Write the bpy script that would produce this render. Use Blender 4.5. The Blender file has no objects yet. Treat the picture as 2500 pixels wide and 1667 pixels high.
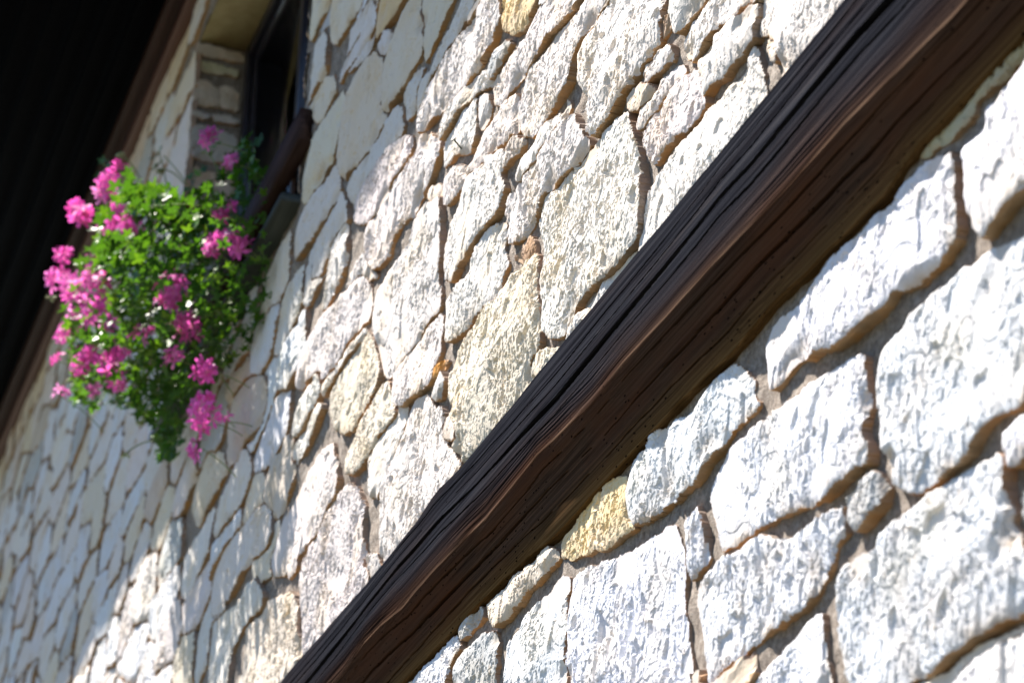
import bpy, math, random
import numpy as np
from mathutils import Matrix, Vector

random.seed(7)
RNG = np.random.default_rng(11)
scene = bpy.context.scene
COL = scene.collection

# ------------------------------------------------------------------ camera, sky, sun, exposure
F_PX = 6200.0                     # focal length measured in pixels of the 2500 px wide photograph
CX, CY = 1250.0, 833.5
CAM = np.array([0.0, -2.0, 1.6])  # eye height above the yard, two metres out from the wall
AX = np.array([[0.3350965609855079, 0.4258518795857496, 0.8404525396885716],
               [0.9421169500957597, -0.1620726728439512, -0.2935099675641041],
               [0.011222618141487648, 0.8901587641373317, -0.45551226728961046]])
cam_d = bpy.data.cameras.new('camera')
cam = bpy.data.objects.new('camera', cam_d)
COL.objects.link(cam)
m = Matrix([[*AX[0], CAM[0]], [*AX[1], CAM[1]], [*AX[2], CAM[2]], [0, 0, 0, 1]])
cam.matrix_world = m
cam_d.sensor_width = 36.0
cam_d.lens = 36.0 * F_PX / 2500.0
cam_d.clip_start = 0.05
cam_d.clip_end = 400.0
cam_d.dof.use_dof = True
cam_d.dof.focus_distance = 6.3
cam_d.dof.aperture_fstop = 4.0
scene.camera = cam

SUN_FROM = Vector((-1.25, -1.0, 3.1)).normalized()
world = bpy.data.worlds.new('World')
scene.world = world
world.use_nodes = True
wn = world.node_tree
bg = wn.nodes['Background']
sky = wn.nodes.new('ShaderNodeTexSky')
sky.sky_type = 'NISHITA'
sky.sun_disc = False
sky.air_density = 1.0
sky.dust_density = 0.0
sky.ozone_density = 6.0
sky.sun_elevation = math.asin(SUN_FROM.z)
sky.sun_rotation = math.atan2(SUN_FROM.x, SUN_FROM.y)
wn.links.new(sky.outputs['Color'], bg.inputs['Color'])
bg.inputs['Strength'].default_value = 0.05
sun_d = bpy.data.lights.new('sun', 'SUN')
sun_d.energy = 5.0
sun_d.angle = math.radians(0.5)
sun_d.color = (1.0, 0.925, 0.845)
sun = bpy.data.objects.new('sun', sun_d)
COL.objects.link(sun)
sun.rotation_euler = (-SUN_FROM).to_track_quat('-Z', 'Y').to_euler()
vs = scene.view_settings
vs.view_transform = 'Standard'
vs.look = 'None'
vs.exposure = 1.82
vs.gamma = 1.0
vs.use_curve_mapping = False

# ------------------------------------------------------------------ helpers
def wall_pt(px, py, y):
    """where the sight line through a pixel of the photograph meets the plane at y"""
    v = AX @ np.array([px - CX, -(py - CY), -F_PX])
    t = (y - CAM[1]) / v[1]
    p = CAM + v * t
    return p[0], p[2]

def h2(ix, iy, seed):
    n = (ix.astype(np.int64) * 374761393 + iy.astype(np.int64) * 668265263 + seed * 1442695041) & 0xFFFFFFFF
    n = ((n ^ (n >> 13)) * 1274126177) & 0xFFFFFFFF
    n = (n ^ (n >> 16)) & 0xFFFFFFFF
    return n

def perlin(x, y, seed=0):
    x = np.asarray(x, float); y = np.asarray(y, float)
    x0 = np.floor(x); y0 = np.floor(y)
    fx = x - x0; fy = y - y0
    u = fx * fx * fx * (fx * (fx * 6 - 15) + 10)
    v = fy * fy * fy * (fy * (fy * 6 - 15) + 10)
    def g(i, j):
        a = h2(x0 + i, y0 + j, seed) * (2 * math.pi / 4294967296.0)
        return np.cos(a) * (fx - i) + np.sin(a) * (fy - j)
    a = g(0, 0) * (1 - u) + g(1, 0) * u
    b = g(0, 1) * (1 - u) + g(1, 1) * u
    return (a * (1 - v) + b * v) * 1.5

def fbm(x, y, seed=0, octaves=3):
    s = 0; a = 1.0
    for o in range(octaves):
        s = s + a * perlin(x * 2 ** o, y * 2 ** o, seed + o * 17)
        a *= 0.5
    return s

def smooth(e0, e1, x):
    t = np.clip((x - e0) / (e1 - e0), 0, 1)
    return t * t * (3 - 2 * t)

def mesh_np(name, V, F):
    me = bpy.data.meshes.new(name)
    V = np.asarray(V, np.float32); F = np.asarray(F, np.int32)
    me.vertices.add(len(V)); me.vertices.foreach_set('co', V.ravel())
    k = F.shape[1]
    me.loops.add(F.size); me.loops.foreach_set('vertex_index', F.ravel())
    me.polygons.add(len(F))
    me.polygons.foreach_set('loop_start', np.arange(0, F.size, k, dtype=np.int32))
    me.polygons.foreach_set('loop_total', np.full(len(F), k, np.int32))
    me.update(calc_edges=True)
    return me

def link(name, me, mat=None, parent=None, loc=None):
    o = bpy.data.objects.new(name, me)
    COL.objects.link(o)
    if mat is not None and me is not None and len(me.materials) == 0:
        me.materials.append(mat)
    if parent is not None:
        o.parent = parent
    if loc is not None:
        o.location = loc
    return o

def thing(name, label, cat, loc=(0, 0, 0), kind=None):
    o = bpy.data.objects.new(name, None)
    COL.objects.link(o)
    o.location = loc
    o.empty_display_size = 0.1
    o['label'] = label
    o['category'] = cat
    if kind: o['kind'] = kind
    return o

def set_smooth(me, on=True):
    me.polygons.foreach_set('use_smooth', np.full(len(me.polygons), on))

def box_arrays(x0, x1, y0, y1, z0, z1, b=0.0):
    """a box with bevelled long edges (b metres)"""
    if b <= 0:
        V = [(x, y, z) for x in (x0, x1) for y in (y0, y1) for z in (z0, z1)]
        F = [(0, 1, 3, 2), (4, 6, 7, 5), (0, 4, 5, 1), (2, 3, 7, 6), (0, 2, 6, 4), (1, 5, 7, 3)]
        return V, F
    ring = [(y0 + b, z0), (y1 - b, z0), (y1, z0 + b), (y1, z1 - b), (y1 - b, z1), (y0 + b, z1), (y0, z1 - b), (y0, z0 + b)]
    V = [(x0, y, z) for y, z in ring] + [(x1, y, z) for y, z in ring]
    F = [(i, (i + 1) % 8, (i + 1) % 8 + 8, i + 8) for i in range(8)]
    F += [(0, 7, 6, 1), (1, 6, 5, 2), (2, 5, 4, 3)]
    F += [(9, 14, 15, 8), (10, 13, 14, 9), (11, 12, 13, 10)]
    return V, F

def box(name, x0, x1, y0, y1, z0, z1, mat, parent=None, b=0.0):
    V, F = box_arrays(x0, x1, y0, y1, z0, z1, b)
    return link(name, mesh_np(name, V, F), mat, parent)

# ------------------------------------------------------------------ materials
class NT:
    def __init__(s, name):
        s.m = bpy.data.materials.new(name)
        s.m.use_nodes = True
        s.t = s.m.node_tree
        s.b = s.t.nodes['Principled BSDF']
        s.out = s.t.nodes['Material Output']
    def n(s, typ, **kw):
        nd = s.t.nodes.new(typ)
        for k, v in kw.items():
            if k in nd.inputs: nd.inputs[k].default_value = v
            else: setattr(nd, k, v)
        return nd
    def l(s, a, b): s.t.links.new(a, b)
    def coord(s, scale=(1, 1, 1), kind='Object', rot=(0, 0, 0)):
        tc = s.n('ShaderNodeTexCoord'); mp = s.n('ShaderNodeMapping')
        s.l(tc.outputs[kind], mp.inputs['Vector'])
        mp.inputs['Scale'].default_value = scale
        mp.inputs['Rotation'].default_value = rot
        return mp.outputs['Vector']
    def noise(s, vec, scale, detail=4, rough=0.6, dist=0.0):
        nd = s.n('ShaderNodeTexNoise')
        nd.inputs['Scale'].default_value = scale
        nd.inputs['Detail'].default_value = detail
        nd.inputs['Roughness'].default_value = rough
        nd.inputs['Distortion'].default_value = dist
        s.l(vec, nd.inputs['Vector'])
        return nd.outputs['Fac']
    def ramp(s, fac, stops):
        r = s.n('ShaderNodeValToRGB')
        el = r.color_ramp.elements
        while len(el) < len(stops): el.new(0.5)
        for e, (p, c) in zip(el, stops):
            e.position = p
            e.color = (*c, 1) if len(c) == 3 else c
        s.l(fac, r.inputs['Fac'])
        return r.outputs['Color']
    def mix(s, fac, a, b, mode='MIX'):
        nd = s.n('ShaderNodeMix', data_type='RGBA', blend_type=mode)
        for sock, v in ((0, fac), (6, a), (7, b)):
            if isinstance(v, (int, float)): nd.inputs[sock].default_value = v
            elif isinstance(v, tuple): nd.inputs[sock].default_value = (*v, 1)
            else: s.l(v, nd.inputs[sock])
        return nd.outputs[2]
    def math(s, op, a, b=None, c=None):
        nd = s.n('ShaderNodeMath', operation=op)
        for i, v in enumerate((a, b, c)):
            if v is None: continue
            if isinstance(v, (int, float)): nd.inputs[i].default_value = v
            else: s.l(v, nd.inputs[i])
        return nd.outputs[0]
    def bump(s, height, dist, strength=1.0, prev=None):
        nd = s.n('ShaderNodeBump')
        nd.inputs['Distance'].default_value = dist
        nd.inputs['Strength'].default_value = strength
        s.l(height, nd.inputs['Height'])
        if prev is not None: s.l(prev, nd.inputs['Normal'])
        return nd.outputs['Normal']

def mat_stone():
    s = NT('limewashed_stone')
    at = s.n('ShaderNodeAttribute', attribute_name='tint')
    v = s.coord()
    vs_ = s.coord((1.0, 1.0, 0.45))
    big = s.noise(v, 9, 3, 0.55)
    fine = s.noise(vs_, 70, 5, 0.7)
    c = s.mix(s.math('MULTIPLY', s.math('SUBTRACT', big, 0.45), 1.6), at.outputs['Color'], (0.70, 0.62, 0.54))
    c = s.mix(s.ramp(s.noise(v, 24, 4, 0.6, 0.4), [(0.60, (0, 0, 0)), (0.74, (0.55, 0.55, 0.55))]), c, (0.52, 0.40, 0.26))
    # little grey specks and lichen
    c = s.mix(s.ramp(fine, [(0.29, (0.5, 0.5, 0.5)), (0.40, (0, 0, 0))]), c, (0.30, 0.30, 0.27))
    nz = s.noise(v, 13, 4, 0.6)
    bed = s.ramp(nz, [(0.32, (0.30, 0.22, 0.14)), (0.50, (0.42, 0.28, 0.16)), (0.68, (0.50, 0.28, 0.11))])
    end = s.ramp(nz, [(0.32, (0.26, 0.215, 0.18)), (0.55, (0.36, 0.26, 0.20)), (0.72, (0.46, 0.27, 0.15))])
    sp = s.n('ShaderNodeSeparateColor'); s.l(at.outputs['Color'], sp.inputs['Color'])
    mr = s.n('ShaderNodeMapRange'); s.l(sp.outputs[0], mr.inputs['Value']); mr.inputs['From Min'].default_value = 0.55; mr.inputs['From Max'].default_value = 0.85
    rind = s.mix(mr.outputs['Result'], end, bed)
    isr = s.math('GREATER_THAN', at.outputs['Alpha'], 1.5)
    c = s.mix(s.math('MINIMUM', at.outputs['Alpha'], 0.6), c, (0.46, 0.34, 0.21))
    c = s.mix(isr, c, rind)
    s.l(c, s.b.inputs['Base Color'])
    s.b.inputs['Roughness'].default_value = 0.92
    s.b.inputs['Specular IOR Level'].default_value = 0.2
    nb = s.bump(s.noise(s.coord((1.0, 1.0, 0.38)), 120, 7, 0.78), 0.0015, 1.0)
    nb = s.bump(s.noise(v, 260, 3, 0.6), 0.001, 0.7, nb)
    s.l(nb, s.b.inputs['Normal'])
    return s.m

def mat_mortar():
    s = NT('sandy_mortar')
    v = s.coord()
    c = s.ramp(s.noise(v, 60, 5, 0.75), [(0.30, (0.08, 0.07, 0.06)), (0.5, (0.27, 0.24, 0.205)), (0.70, (0.48, 0.44, 0.39))])
    c = s.mix(s.math('MULTIPLY', s.noise(v, 5, 3), 0.45), c, (0.30, 0.20, 0.13))
    s.l(c, s.b.inputs['Base Color'])
    s.b.inputs['Roughness'].default_value = 0.95
    nb = s.bump(s.noise(v, 40, 6, 0.75), 0.012, 1.0)
    nb = s.bump(s.noise(v, 250, 2, 0.6), 0.003, 1.0, nb)
    s.l(nb, s.b.inputs['Normal'])
    return s.m

def mat_beam():
    s = NT('weathered_hewn_timber')
    at = s.n('ShaderNodeAttribute', attribute_name='zone')   # R: 0 upper face .. 1 lower face, G: worn edge, B: crack
    sep = s.n('ShaderNodeSeparateColor'); s.l(at.outputs['Color'], sep.inputs['Color'])
    g1 = s.coord((0.30, 75, 75)); g2 = s.coord((1.1, 280, 280)); vb = s.coord((1.5, 6, 6))
    n1 = s.noise(g1, 1.0, 6, 0.7, 0.3); n2 = s.noise(g2, 1.0, 4, 0.7)
    grain = s.math('MULTIPLY_ADD', n2, 0.55, s.math('MULTIPLY', n1, 0.5))
    up = s.ramp(grain, [(0.40, (0.0030, 0.0031, 0.0045)), (0.52, (0.0150, 0.0158, 0.0205)), (0.62, (0.032, 0.033, 0.040)), (0.76, (0.11, 0.098, 0.092))])
    brn = s.ramp(grain, [(0.40, (0.004, 0.0028, 0.0026)), (0.52, (0.017, 0.0105, 0.009)), (0.64, (0.050, 0.030, 0.023)), (0.76, (0.30, 0.20, 0.15))])
    low = s.ramp(grain, [(0.36, (0.007, 0.0045, 0.0035)), (0.50, (0.045, 0.027, 0.018)), (0.66, (0.090, 0.054, 0.036))])
    ochre = s.ramp(grain, [(0.36, (0.035, 0.020, 0.009)), (0.55, (0.12, 0.070, 0.028)), (0.75, (0.22, 0.14, 0.065))])
    low = s.mix(s.ramp(s.noise(vb, 1.4, 3), [(0.45, (0, 0, 0)), (0.7, (0.8, 0.8, 0.8))]), low, (0.070, 0.031, 0.017))
    low = s.mix(s.math('MULTIPLY', s.math('SUBTRACT', sep.outputs[0], 0.82), 5.0), low, ochre)
    # worm holes
    vo = s.n('ShaderNodeTexVoronoi'); s.l(s.coord((30, 75, 75)), vo.inputs['Vector']); vo.inputs['Scale'].default_value = 1.0
    hole = s.math('MULTIPLY', s.math('LESS_THAN', vo.outputs['Distance'], 0.16), s.math('GREATER_THAN', s.noise(vb, 1.6, 3), 0.5))
    low = s.mix(hole, low, (0.006, 0.004, 0.003))
    worn = s.math('MULTIPLY_ADD', s.noise(s.coord((1.5, 12, 12)), 1.0, 4), 1.6, -0.75)
    worn = s.math('ADD', worn, s.math('MINIMUM', sep.outputs[1], 1.0))
    upm = s.mix(s.math('MINIMUM', s.math('MAXIMUM', worn, 0.0), 1.0), up, brn)
    lip = s.math('MULTIPLY', s.math('GREATER_THAN', sep.outputs[1], 1.4), s.math('MULTIPLY_ADD', s.noise(s.coord((3, 60, 60)), 1.0, 4), 3.0, -1.1))
    upm = s.mix(s.math('MINIMUM', s.math('MAXIMUM', lip, 0.0), 0.85), upm, (0.20, 0.135, 0.095))
    n = s.n('ShaderNodeMapRange'); s.l(sep.outputs[0], n.inputs['Value']); n.inputs['From Min'].default_value = 0.42; n.inputs['From Max'].default_value = 0.56
    c = s.mix(n.outputs['Result'], upm, low)
    c = s.mix(sep.outputs[2], c, (0.006, 0.005, 0.004))
    s.l(c, s.b.inputs['Base Color'])
    s.b.inputs['Roughness'].default_value = 0.9
    s.b.inputs['Specular IOR Level'].default_value = 0.0
    amt = s.math('MULTIPLY_ADD', n.outputs['Result'], -0.65, 1.0)
    h = s.math('MULTIPLY', s.math('MULTIPLY_ADD', n1, 1.0, s.math('MULTIPLY', n2, 0.7)), amt)
    nb = s.bump(h, 0.0016, 0.9)
    s.l(nb, s.b.inputs['Normal'])
    return s.m

def mat_wood(name, cols, rough=0.6, scale=(1.5, 40, 40), bump=0.002, spec=0.3):
    s = NT(name)
    n1 = s.noise(s.coord(scale), 1.0, 5, 0.65, 0.2)
    c = s.ramp(n1, [(0.3, cols[0]), (0.7, cols[1])])
    s.l(c, s.b.inputs['Base Color'])
    s.b.inputs['Roughness'].default_value = rough
    s.b.inputs['Specular IOR Level'].default_value = spec
    s.l(s.bump(n1, bump, 0.8), s.b.inputs['Normal'])
    return s.m

def mat_plain(name, c0, c1, scale=20, rough=0.8, bump=0.002, spec=0.3):
    s = NT(name)
    v = s.coord()
    n = s.noise(v, scale, 5, 0.65)
    s.l(s.ramp(n, [(0.3, c0), (0.7, c1)]), s.b.inputs['Base Color'])
    s.b.inputs['Roughness'].default_value = rough
    s.b.inputs['Specular IOR Level'].default_value = spec
    s.l(s.bump(n, bump, 0.8), s.b.inputs['Normal'])
    return s.m

def mat_leaf():
    s = NT('geranium_leaf')
    oi = s.n('ShaderNodeObjectInfo')
    at = s.n('ShaderNodeAttribute', attribute_name='tint')
    sep = s.n('ShaderNodeSeparateColor'); s.l(at.outputs['Color'], sep.inputs['Color'])
    r = s.math('FRACT', s.math('ADD', oi.outputs['Random'], sep.outputs[0]))
    c = s.ramp(r, [(0.0, (0.007, 0.042, 0.006)), (0.4, (0.022, 0.100, 0.006)), (0.75, (0.065, 0.19, 0.007)), (1.0, (0.17, 0.30, 0.012))])
    c = s.mix(s.math('MULTIPLY', s.noise(s.coord(), 60, 3), 0.35), c, (0.04, 0.12, 0.015))
    s.l(c, s.b.inputs['Base Color'])
    s.b.inputs['Roughness'].default_value = 0.48
    s.b.inputs['Specular IOR Level'].default_value = 0.55
    tr = s.n('ShaderNodeBsdfTranslucent')
    s.l(s.mix(0.4, c, (0.13, 0.30, 0.008)), tr.inputs['Color'])
    mx = s.n('ShaderNodeMixShader'); mx.inputs[0].default_value = 0.32
    s.l(s.b.outputs[0], mx.inputs[1]); s.l(tr.outputs[0], mx.inputs[2]); s.l(mx.outputs[0], s.out.inputs['Surface'])
    return s.m

def mat_petal():
    s = NT('pink_petal')
    oi = s.n('ShaderNodeObjectInfo')
    at = s.n('ShaderNodeAttribute', attribute_name='tint')
    sep = s.n('ShaderNodeSeparateColor'); s.l(at.outputs['Color'], sep.inputs['Color'])
    r = s.math('FRACT', s.math('ADD', oi.outputs['Random'], sep.outputs[0]))
    c = s.ramp(r, [(0.0, (0.85, 0.07, 0.50)), (0.6, (0.89, 0.15, 0.65)), (1.0, (0.93, 0.40, 0.80))])
    c = s.mix(sep.outputs[1], c, (0.80, 0.25, 0.36))
    s.l(c, s.b.inputs['Base Color'])
    s.b.inputs['Roughness'].default_value = 0.6
    tr = s.n('ShaderNodeBsdfTranslucent'); s.l(c, tr.inputs['Color'])
    mx = s.n('ShaderNodeMixShader'); mx.inputs[0].default_value = 0.35
    s.l(s.b.outputs[0], mx.inputs[1]); s.l(tr.outputs[0], mx.inputs[2]); s.l(mx.outputs[0], s.out.inputs['Surface'])
    return s.m

M_STONE = mat_stone()
M_MORTAR = mat_mortar()
M_BEAM = mat_beam()
M_SOFFIT = mat_wood('black_stained_boards', ((0.0014, 0.0016, 0.0022), (0.0028, 0.0032, 0.0045)), 0.8, spec=0.02)
M_BATTEN = mat_wood('brown_stained_batten', ((0.085, 0.036, 0.027), (0.13, 0.062, 0.048)), 0.5)
M_DARKWOOD = mat_wood('dark_brown_board', ((0.020, 0.010, 0.008), (0.070, 0.040, 0.034)), 0.6, spec=0.1)
M_FRAME = mat_wood('black_window_paint', ((0.012, 0.011, 0.014), (0.028, 0.026, 0.036)), 0.3, spec=0.5)
M_SILL = mat_wood('grey_green_sill', ((0.020, 0.024, 0.020), (0.055, 0.062, 0.052)), 0.55)
M_PLASTER = mat_plain('ochre_plaster', (0.26, 0.20, 0.085), (0.36, 0.29, 0.14), 14, 0.9)
M_TROUGH = mat_plain('dark_plastic_trough', (0.008, 0.011, 0.009), (0.014, 0.018, 0.015), 20, 0.5)
M_SOIL = mat_plain('potting_soil', (0.02, 0.014, 0.01), (0.05, 0.035, 0.025), 60, 0.95, 0.01)
M_STEM = mat_plain('green_stem', (0.12, 0.20, 0.05), (0.20, 0.26, 0.08), 60, 0.6)
M_BUD = mat_plain('pale_bud', (0.30, 0.42, 0.18), (0.45, 0.50, 0.30), 60, 0.6)
M_LEAF = mat_leaf()
M_PETAL = mat_petal()
M_NAIL = mat_plain('dark_green_paint', (0.002, 0.016, 0.009), (0.004, 0.025, 0.014), 200, 0.5)
M_GROUND = mat_plain('dark_lawn_ground', (0.028, 0.030, 0.018), (0.055, 0.050, 0.034), 3, 0.95, 0.01)
M_ROOF = mat_plain('brown_roof_tile', (0.10, 0.045, 0.03), (0.16, 0.08, 0.05), 8, 0.8)
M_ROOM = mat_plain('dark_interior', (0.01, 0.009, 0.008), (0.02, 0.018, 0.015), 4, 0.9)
gl = NT('window_glass')
gl.b.inputs['Base Color'].default_value = (0.8, 0.85, 0.85, 1)
gl.b.inputs['Roughness'].default_value = 0.02
gl.b.inputs['Transmission Weight'].default_value = 1.0
gl.b.inputs['IOR'].default_value = 1.5
M_GLASS = gl.m

Z0 = CAM[2]          # camera height; z values measured from the eye get this added

# ------------------------------------------------------------------ ground
ext = 90.0
g = link('ground', mesh_np('ground', [(-ext, -ext, 0), (ext, -ext, 0), (ext, 40, 0), (-ext, 40, 0)], [(0, 1, 2, 3)]), M_GROUND)
g['kind'] = 'structure'

# ------------------------------------------------------------------ the stone wall
XL, XR = -20.0, -1.5
OX0, OX1, OZ0, OZ1 = -10.48, -8.20, Z0 + 4.87, Z0 + 7.05       # window opening
wall = thing('stone_wall', 'tall wall of rough white limewashed stones, half of it in the shade of the eave', 'wall', (-9, 0, 0))
WO = np.array([-9.0, 0.0, 0.0])

def view_scale(x, z):
    """pixels (1024 wide picture) per metre at a point of the wall"""
    p = np.array([x, 0.0, z]) - CAM
    t = -(AX.T @ p)[2]
    return (F_PX * 1024 / 2500) / max(t, 2.0)

def project(P):
    c = (np.asarray(P) - CAM) @ AX
    t = -c[..., 2]
    return CX + c[..., 0] * F_PX / t, CY - c[..., 1] * F_PX / t

def resample(poly, step):
    P = np.asarray(poly, float)
    Q = np.roll(P, -1, 0)   # soften corners a little
    P = np.stack([P * 0.86 + Q * 0.14, P * 0.14 + Q * 0.86], 1).reshape(-1, 2)
    return P

def sdf_poly(gx, gz, P):
    """signed distance, positive inside"""
    d2 = np.full(gx.shape, 1e9); inside = np.zeros(gx.shape, bool)
    A = P; B = np.roll(P, -1, 0)
    for (ax, az), (bx, bz) in zip(A, B):
        ex, ez = bx - ax, bz - az
        L = ex * ex + ez * ez
        if L < 1e-12: continue
        wx, wz = gx - ax, gz - az
        t = np.clip((wx * ex + wz * ez) / L, 0, 1)
        dx, dz = wx - t * ex, wz - t * ez
        d2 = np.minimum(d2, dx * dx + dz * dz)
        c = ((az > gz) != (bz > gz)) & (gx < ex * (gz - az) / (bz - az if abs(bz - az) > 1e-12 else 1e-12) + ax)
        inside ^= c
    d = np.sqrt(d2)
    return np.where(inside, d, -d)

STONES = []      # (polygon, H0) already placed, for exclusion
TINTS = {'lime': (0.725, 0.725, 0.725), 'warm': (0.76, 0.70, 0.615), 'white': (0.72, 0.715, 0.70), 'pink': (0.725, 0.65, 0.585), 'cream': (0.74, 0.645, 0.49), 'yellow': (0.74, 0.56, 0.30),
         'brown': (0.42, 0.26, 0.15), 'tan': (0.60, 0.51, 0.41), 'grey': (0.50, 0.50, 0.48), 'orange': (0.62, 0.28, 0.05),
         'olive': (0.50, 0.47, 0.30)}

def relief(x, z, seed, rough):
    # dressed with a point: flat planes, close pitting drawn out along the height, small flaked scars
    a = 0.0045 * fbm(x * 3.0, z * 4.2, seed, 2)
    f = perlin(x * 7, z * 7, seed + 21)
    a += 0.0022 * np.round(f * 2.2) * 0.5 + 0.001 * f
    wx = x + 0.010 * perlin(x * 22, z * 15, seed + 5); wz = z + 0.012 * perlin(x * 20, z * 16, seed + 6)
    q = np.random.default_rng(seed)
    kp = q.uniform(0.65, 1.5) * rough; kl = q.uniform(0.1, 0.7) * rough; sx = q.uniform(0.75, 1.35)
    a += 0.0008 * kl * perlin(wx * 34, wz * 15, seed + 43)
    a += 0.0006 * kl * perlin(wx * 95, wz * 30, seed + 47)
    p0 = smooth(0.44, 0.54, perlin(wx * 19, wz * 12, seed + 59))
    p1 = smooth(0.36, 0.48, perlin(wx * 50 * sx, wz * 21 * sx, seed + 61))
    p2 = smooth(0.33, 0.45, perlin(wx * 115 * sx, wz * 42 * sx, seed + 67))
    p3 = smooth(0.30, 0.45, perlin(wx * 210, wz * 80, seed + 69))
    dens = smooth(-0.30, 0.30, perlin(x * 5, z * 6, seed + 71))
    a -= (0.0060 * p0 + (0.0050 * p1 + 0.0038 * p2 + 0.0022 * p3) * (0.25 + 0.75 * dens)) * kp
    # split planes: part of the face sits a little deeper, with a sharp scar between
    for k in range(2):
        th = q.uniform(0, math.pi); off = q.uniform(-0.12, 0.12)
        d = (x - x.mean()) * math.cos(th) * 0.6 + (z - z.mean()) * math.sin(th) - off + 0.03 * perlin(x * 12, z * 12, seed + 80 + k)
        a -= q.uniform(0.0, 0.005) * smooth(0.0, 0.004, d)
    return a

def stone_mesh(poly, H0, tint, seed, cell, back=-0.012, rough=1.0, excl=(), gap=0.010, tilt=None, to_world=None, flat_excl=None, min_keep=0.0, grow=0.0):
    P = resample(poly, 0.02)
    lo = P.min(0) - 0.02; hi = P.max(0) + 0.02
    dx, dz = cell
    nx = int((hi[0] - lo[0]) / dx) + 2; nz = int((hi[1] - lo[1]) / dz) + 2
    if nx * nz > 130000:
        k = math.sqrt(nx * nz / 130000); dx *= k; dz *= k
        nx = int((hi[0] - lo[0]) / dx) + 2; nz = int((hi[1] - lo[1]) / dz) + 2
    gx, gz = np.meshgrid(lo[0] + np.arange(nx) * dx, lo[1] + np.arange(nz) * dz, indexing='ij')
    rs = np.random.default_rng(seed)
    gx = gx + rs.uniform(-0.22, 0.22, gx.shape) * dx
    gz = gz + rs.uniform(-0.22, 0.22, gz.shape) * dz
    wx = gx + 0.007 * perlin(gx * 14, gz * 14, seed + 3) + 0.0040 * perlin(gx * 38, gz * 38, seed + 5)
    wz = gz + 0.007 * perlin(gx * 14, gz * 14, seed + 4) + 0.0040 * perlin(gx * 38, gz * 38, seed + 6)
    sd = sdf_poly(wx, wz, P) + grow
    for (Q, lo2, hi2, g2) in excl:
        if lo2[0] > hi[0] or hi2[0] < lo[0] or lo2[1] > hi[1] or hi2[1] < lo[1]: continue
        sd = np.minimum(sd, -sdf_poly(gx, gz, Q) - g2)
    if flat_excl is not None:
        sd = np.minimum(sd, flat_excl(gx, gz))
    ins = sd > 0
    if ins.sum() < 6: return None
    if min_keep > 0:
        full = (sdf_poly(gx, gz, P) > 0).sum()
        if ins.sum() < min_keep * full or sd.max() < 0.035: return None
    kc = ins[:-1, :-1] | ins[1:, :-1] | ins[:-1, 1:] | ins[1:, 1:]
    gX = np.gradient(sd, axis=0) / dx; gZ = np.gradient(sd, axis=1) / dz
    gn = np.sqrt(gX ** 2 + gZ ** 2) + 1e-6
    gX /= gn; gZ /= gn
    out = ~ins
    cm = min(dx, dz)
    mv = np.where(out, np.clip(-sd, 0, 2.2 * max(dx, dz)), 0)
    rim = ins & (sd < 0.55 * cm)
    mv = np.where(rim, 0.12 * cm - sd, mv)
    px = gx + gX * mv; pz = gz + gZ * mv
    # height of the face in front of the wall plane
    sdc = np.maximum(sd, 0)
    cx, cz = P.mean(0)
    if tilt is None: tilt = (rs.uniform(-0.025, 0.025), rs.uniform(-0.03, 0.03))
    rr = 0.55 + 0.9 * np.abs(perlin(gx * 11, gz * 11, seed + 9))
    H = H0 + tilt[0] * (gx - cx) + tilt[1] * (gz - cz) + relief(gx, gz, seed, rough)
    H = H - 0.0035 * rr * np.exp(-sdc / 0.006) - 0.002 * rr * np.exp(-sdc / 0.03)
    # the face is a few broad split facets
    fac = np.full(gx.shape, 1.0)
    ex_ = (hi - lo)
    for k in range(6):
        fx, fz = lo[0] + ex_[0] * rs.uniform(.1, .9), lo[1] + ex_[1] * rs.uniform(.1, .9)
        fac = np.minimum(fac, rs.uniform(0.0, 0.006) + rs.uniform(-0.07, 0.07) * (gx - fx) + rs.uniform(-0.10, 0.07) * (gz - fz))
    H = H + np.clip(fac, -0.010, 0.008) * (0.4 + 0.6 * min(rough, 1.0))
    # broken corners
    chip = np.maximum(perlin(gx * 7, gz * 9, seed + 77) - 0.22, 0) * np.exp(-sdc / 0.05)
    H = H - 0.040 * chip
    H = np.maximum(H, back + 0.012 + 0.35 * H0)
    H = np.where(out, back, H)
    idx = -np.ones(gx.shape, int)
    used = np.zeros(gx.shape, bool)
    used[:-1, :-1] |= kc; used[1:, :-1] |= kc; used[:-1, 1:] |= kc; used[1:, 1:] |= kc
    idx[used] = np.arange(used.sum())
    i, j = np.nonzero(kc)
    F = np.stack([idx[i, j], idx[i + 1, j], idx[i + 1, j + 1], idx[i, j + 1]], 1)
    x = px[used]; z = pz[used]; h = H[used]
    V = np.stack([x, -h, z], 1)
    me_V = V if to_world is None else to_world(V)
    me = mesh_np('stone', me_V, F)
    # colour: own tint, ochre rind on the bedding faces
    edge = np.clip(1 - sdc[used] / 0.006, 0, 1) * 0.22
    stain = smooth(-0.05, 0.45, perlin(x * 9, z * 9, seed + 95)) * np.exp(-sdc[used] / 0.018) * np.clip(gZ[used], 0, 1)
    edge = np.maximum(edge, 0.75 * stain)
    pat = smooth(0.1, 0.6, perlin(x * 5, z * 6, seed + 91))
    edge = np.maximum(edge, smooth(0.05, 0.25, chip[used]) * 0.4)
    t = np.array(TINTS[tint])
    t = t * np.array([0.965, 0.992, 1.05]) * (1 + rs.uniform(-0.05, 0.05)) + rs.uniform(-0.010, 0.010, 3)
    t2 = t * np.array([0.99, 0.92, 0.80])
    colr = np.empty((len(x), 4), np.float32)
    colr[:, :3] = np.clip(t[None] * (1 - 0.7 * pat[:, None]) + t2[None] * 0.7 * pat[:, None], 0, 1)
    colr[:, 3] = edge
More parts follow.
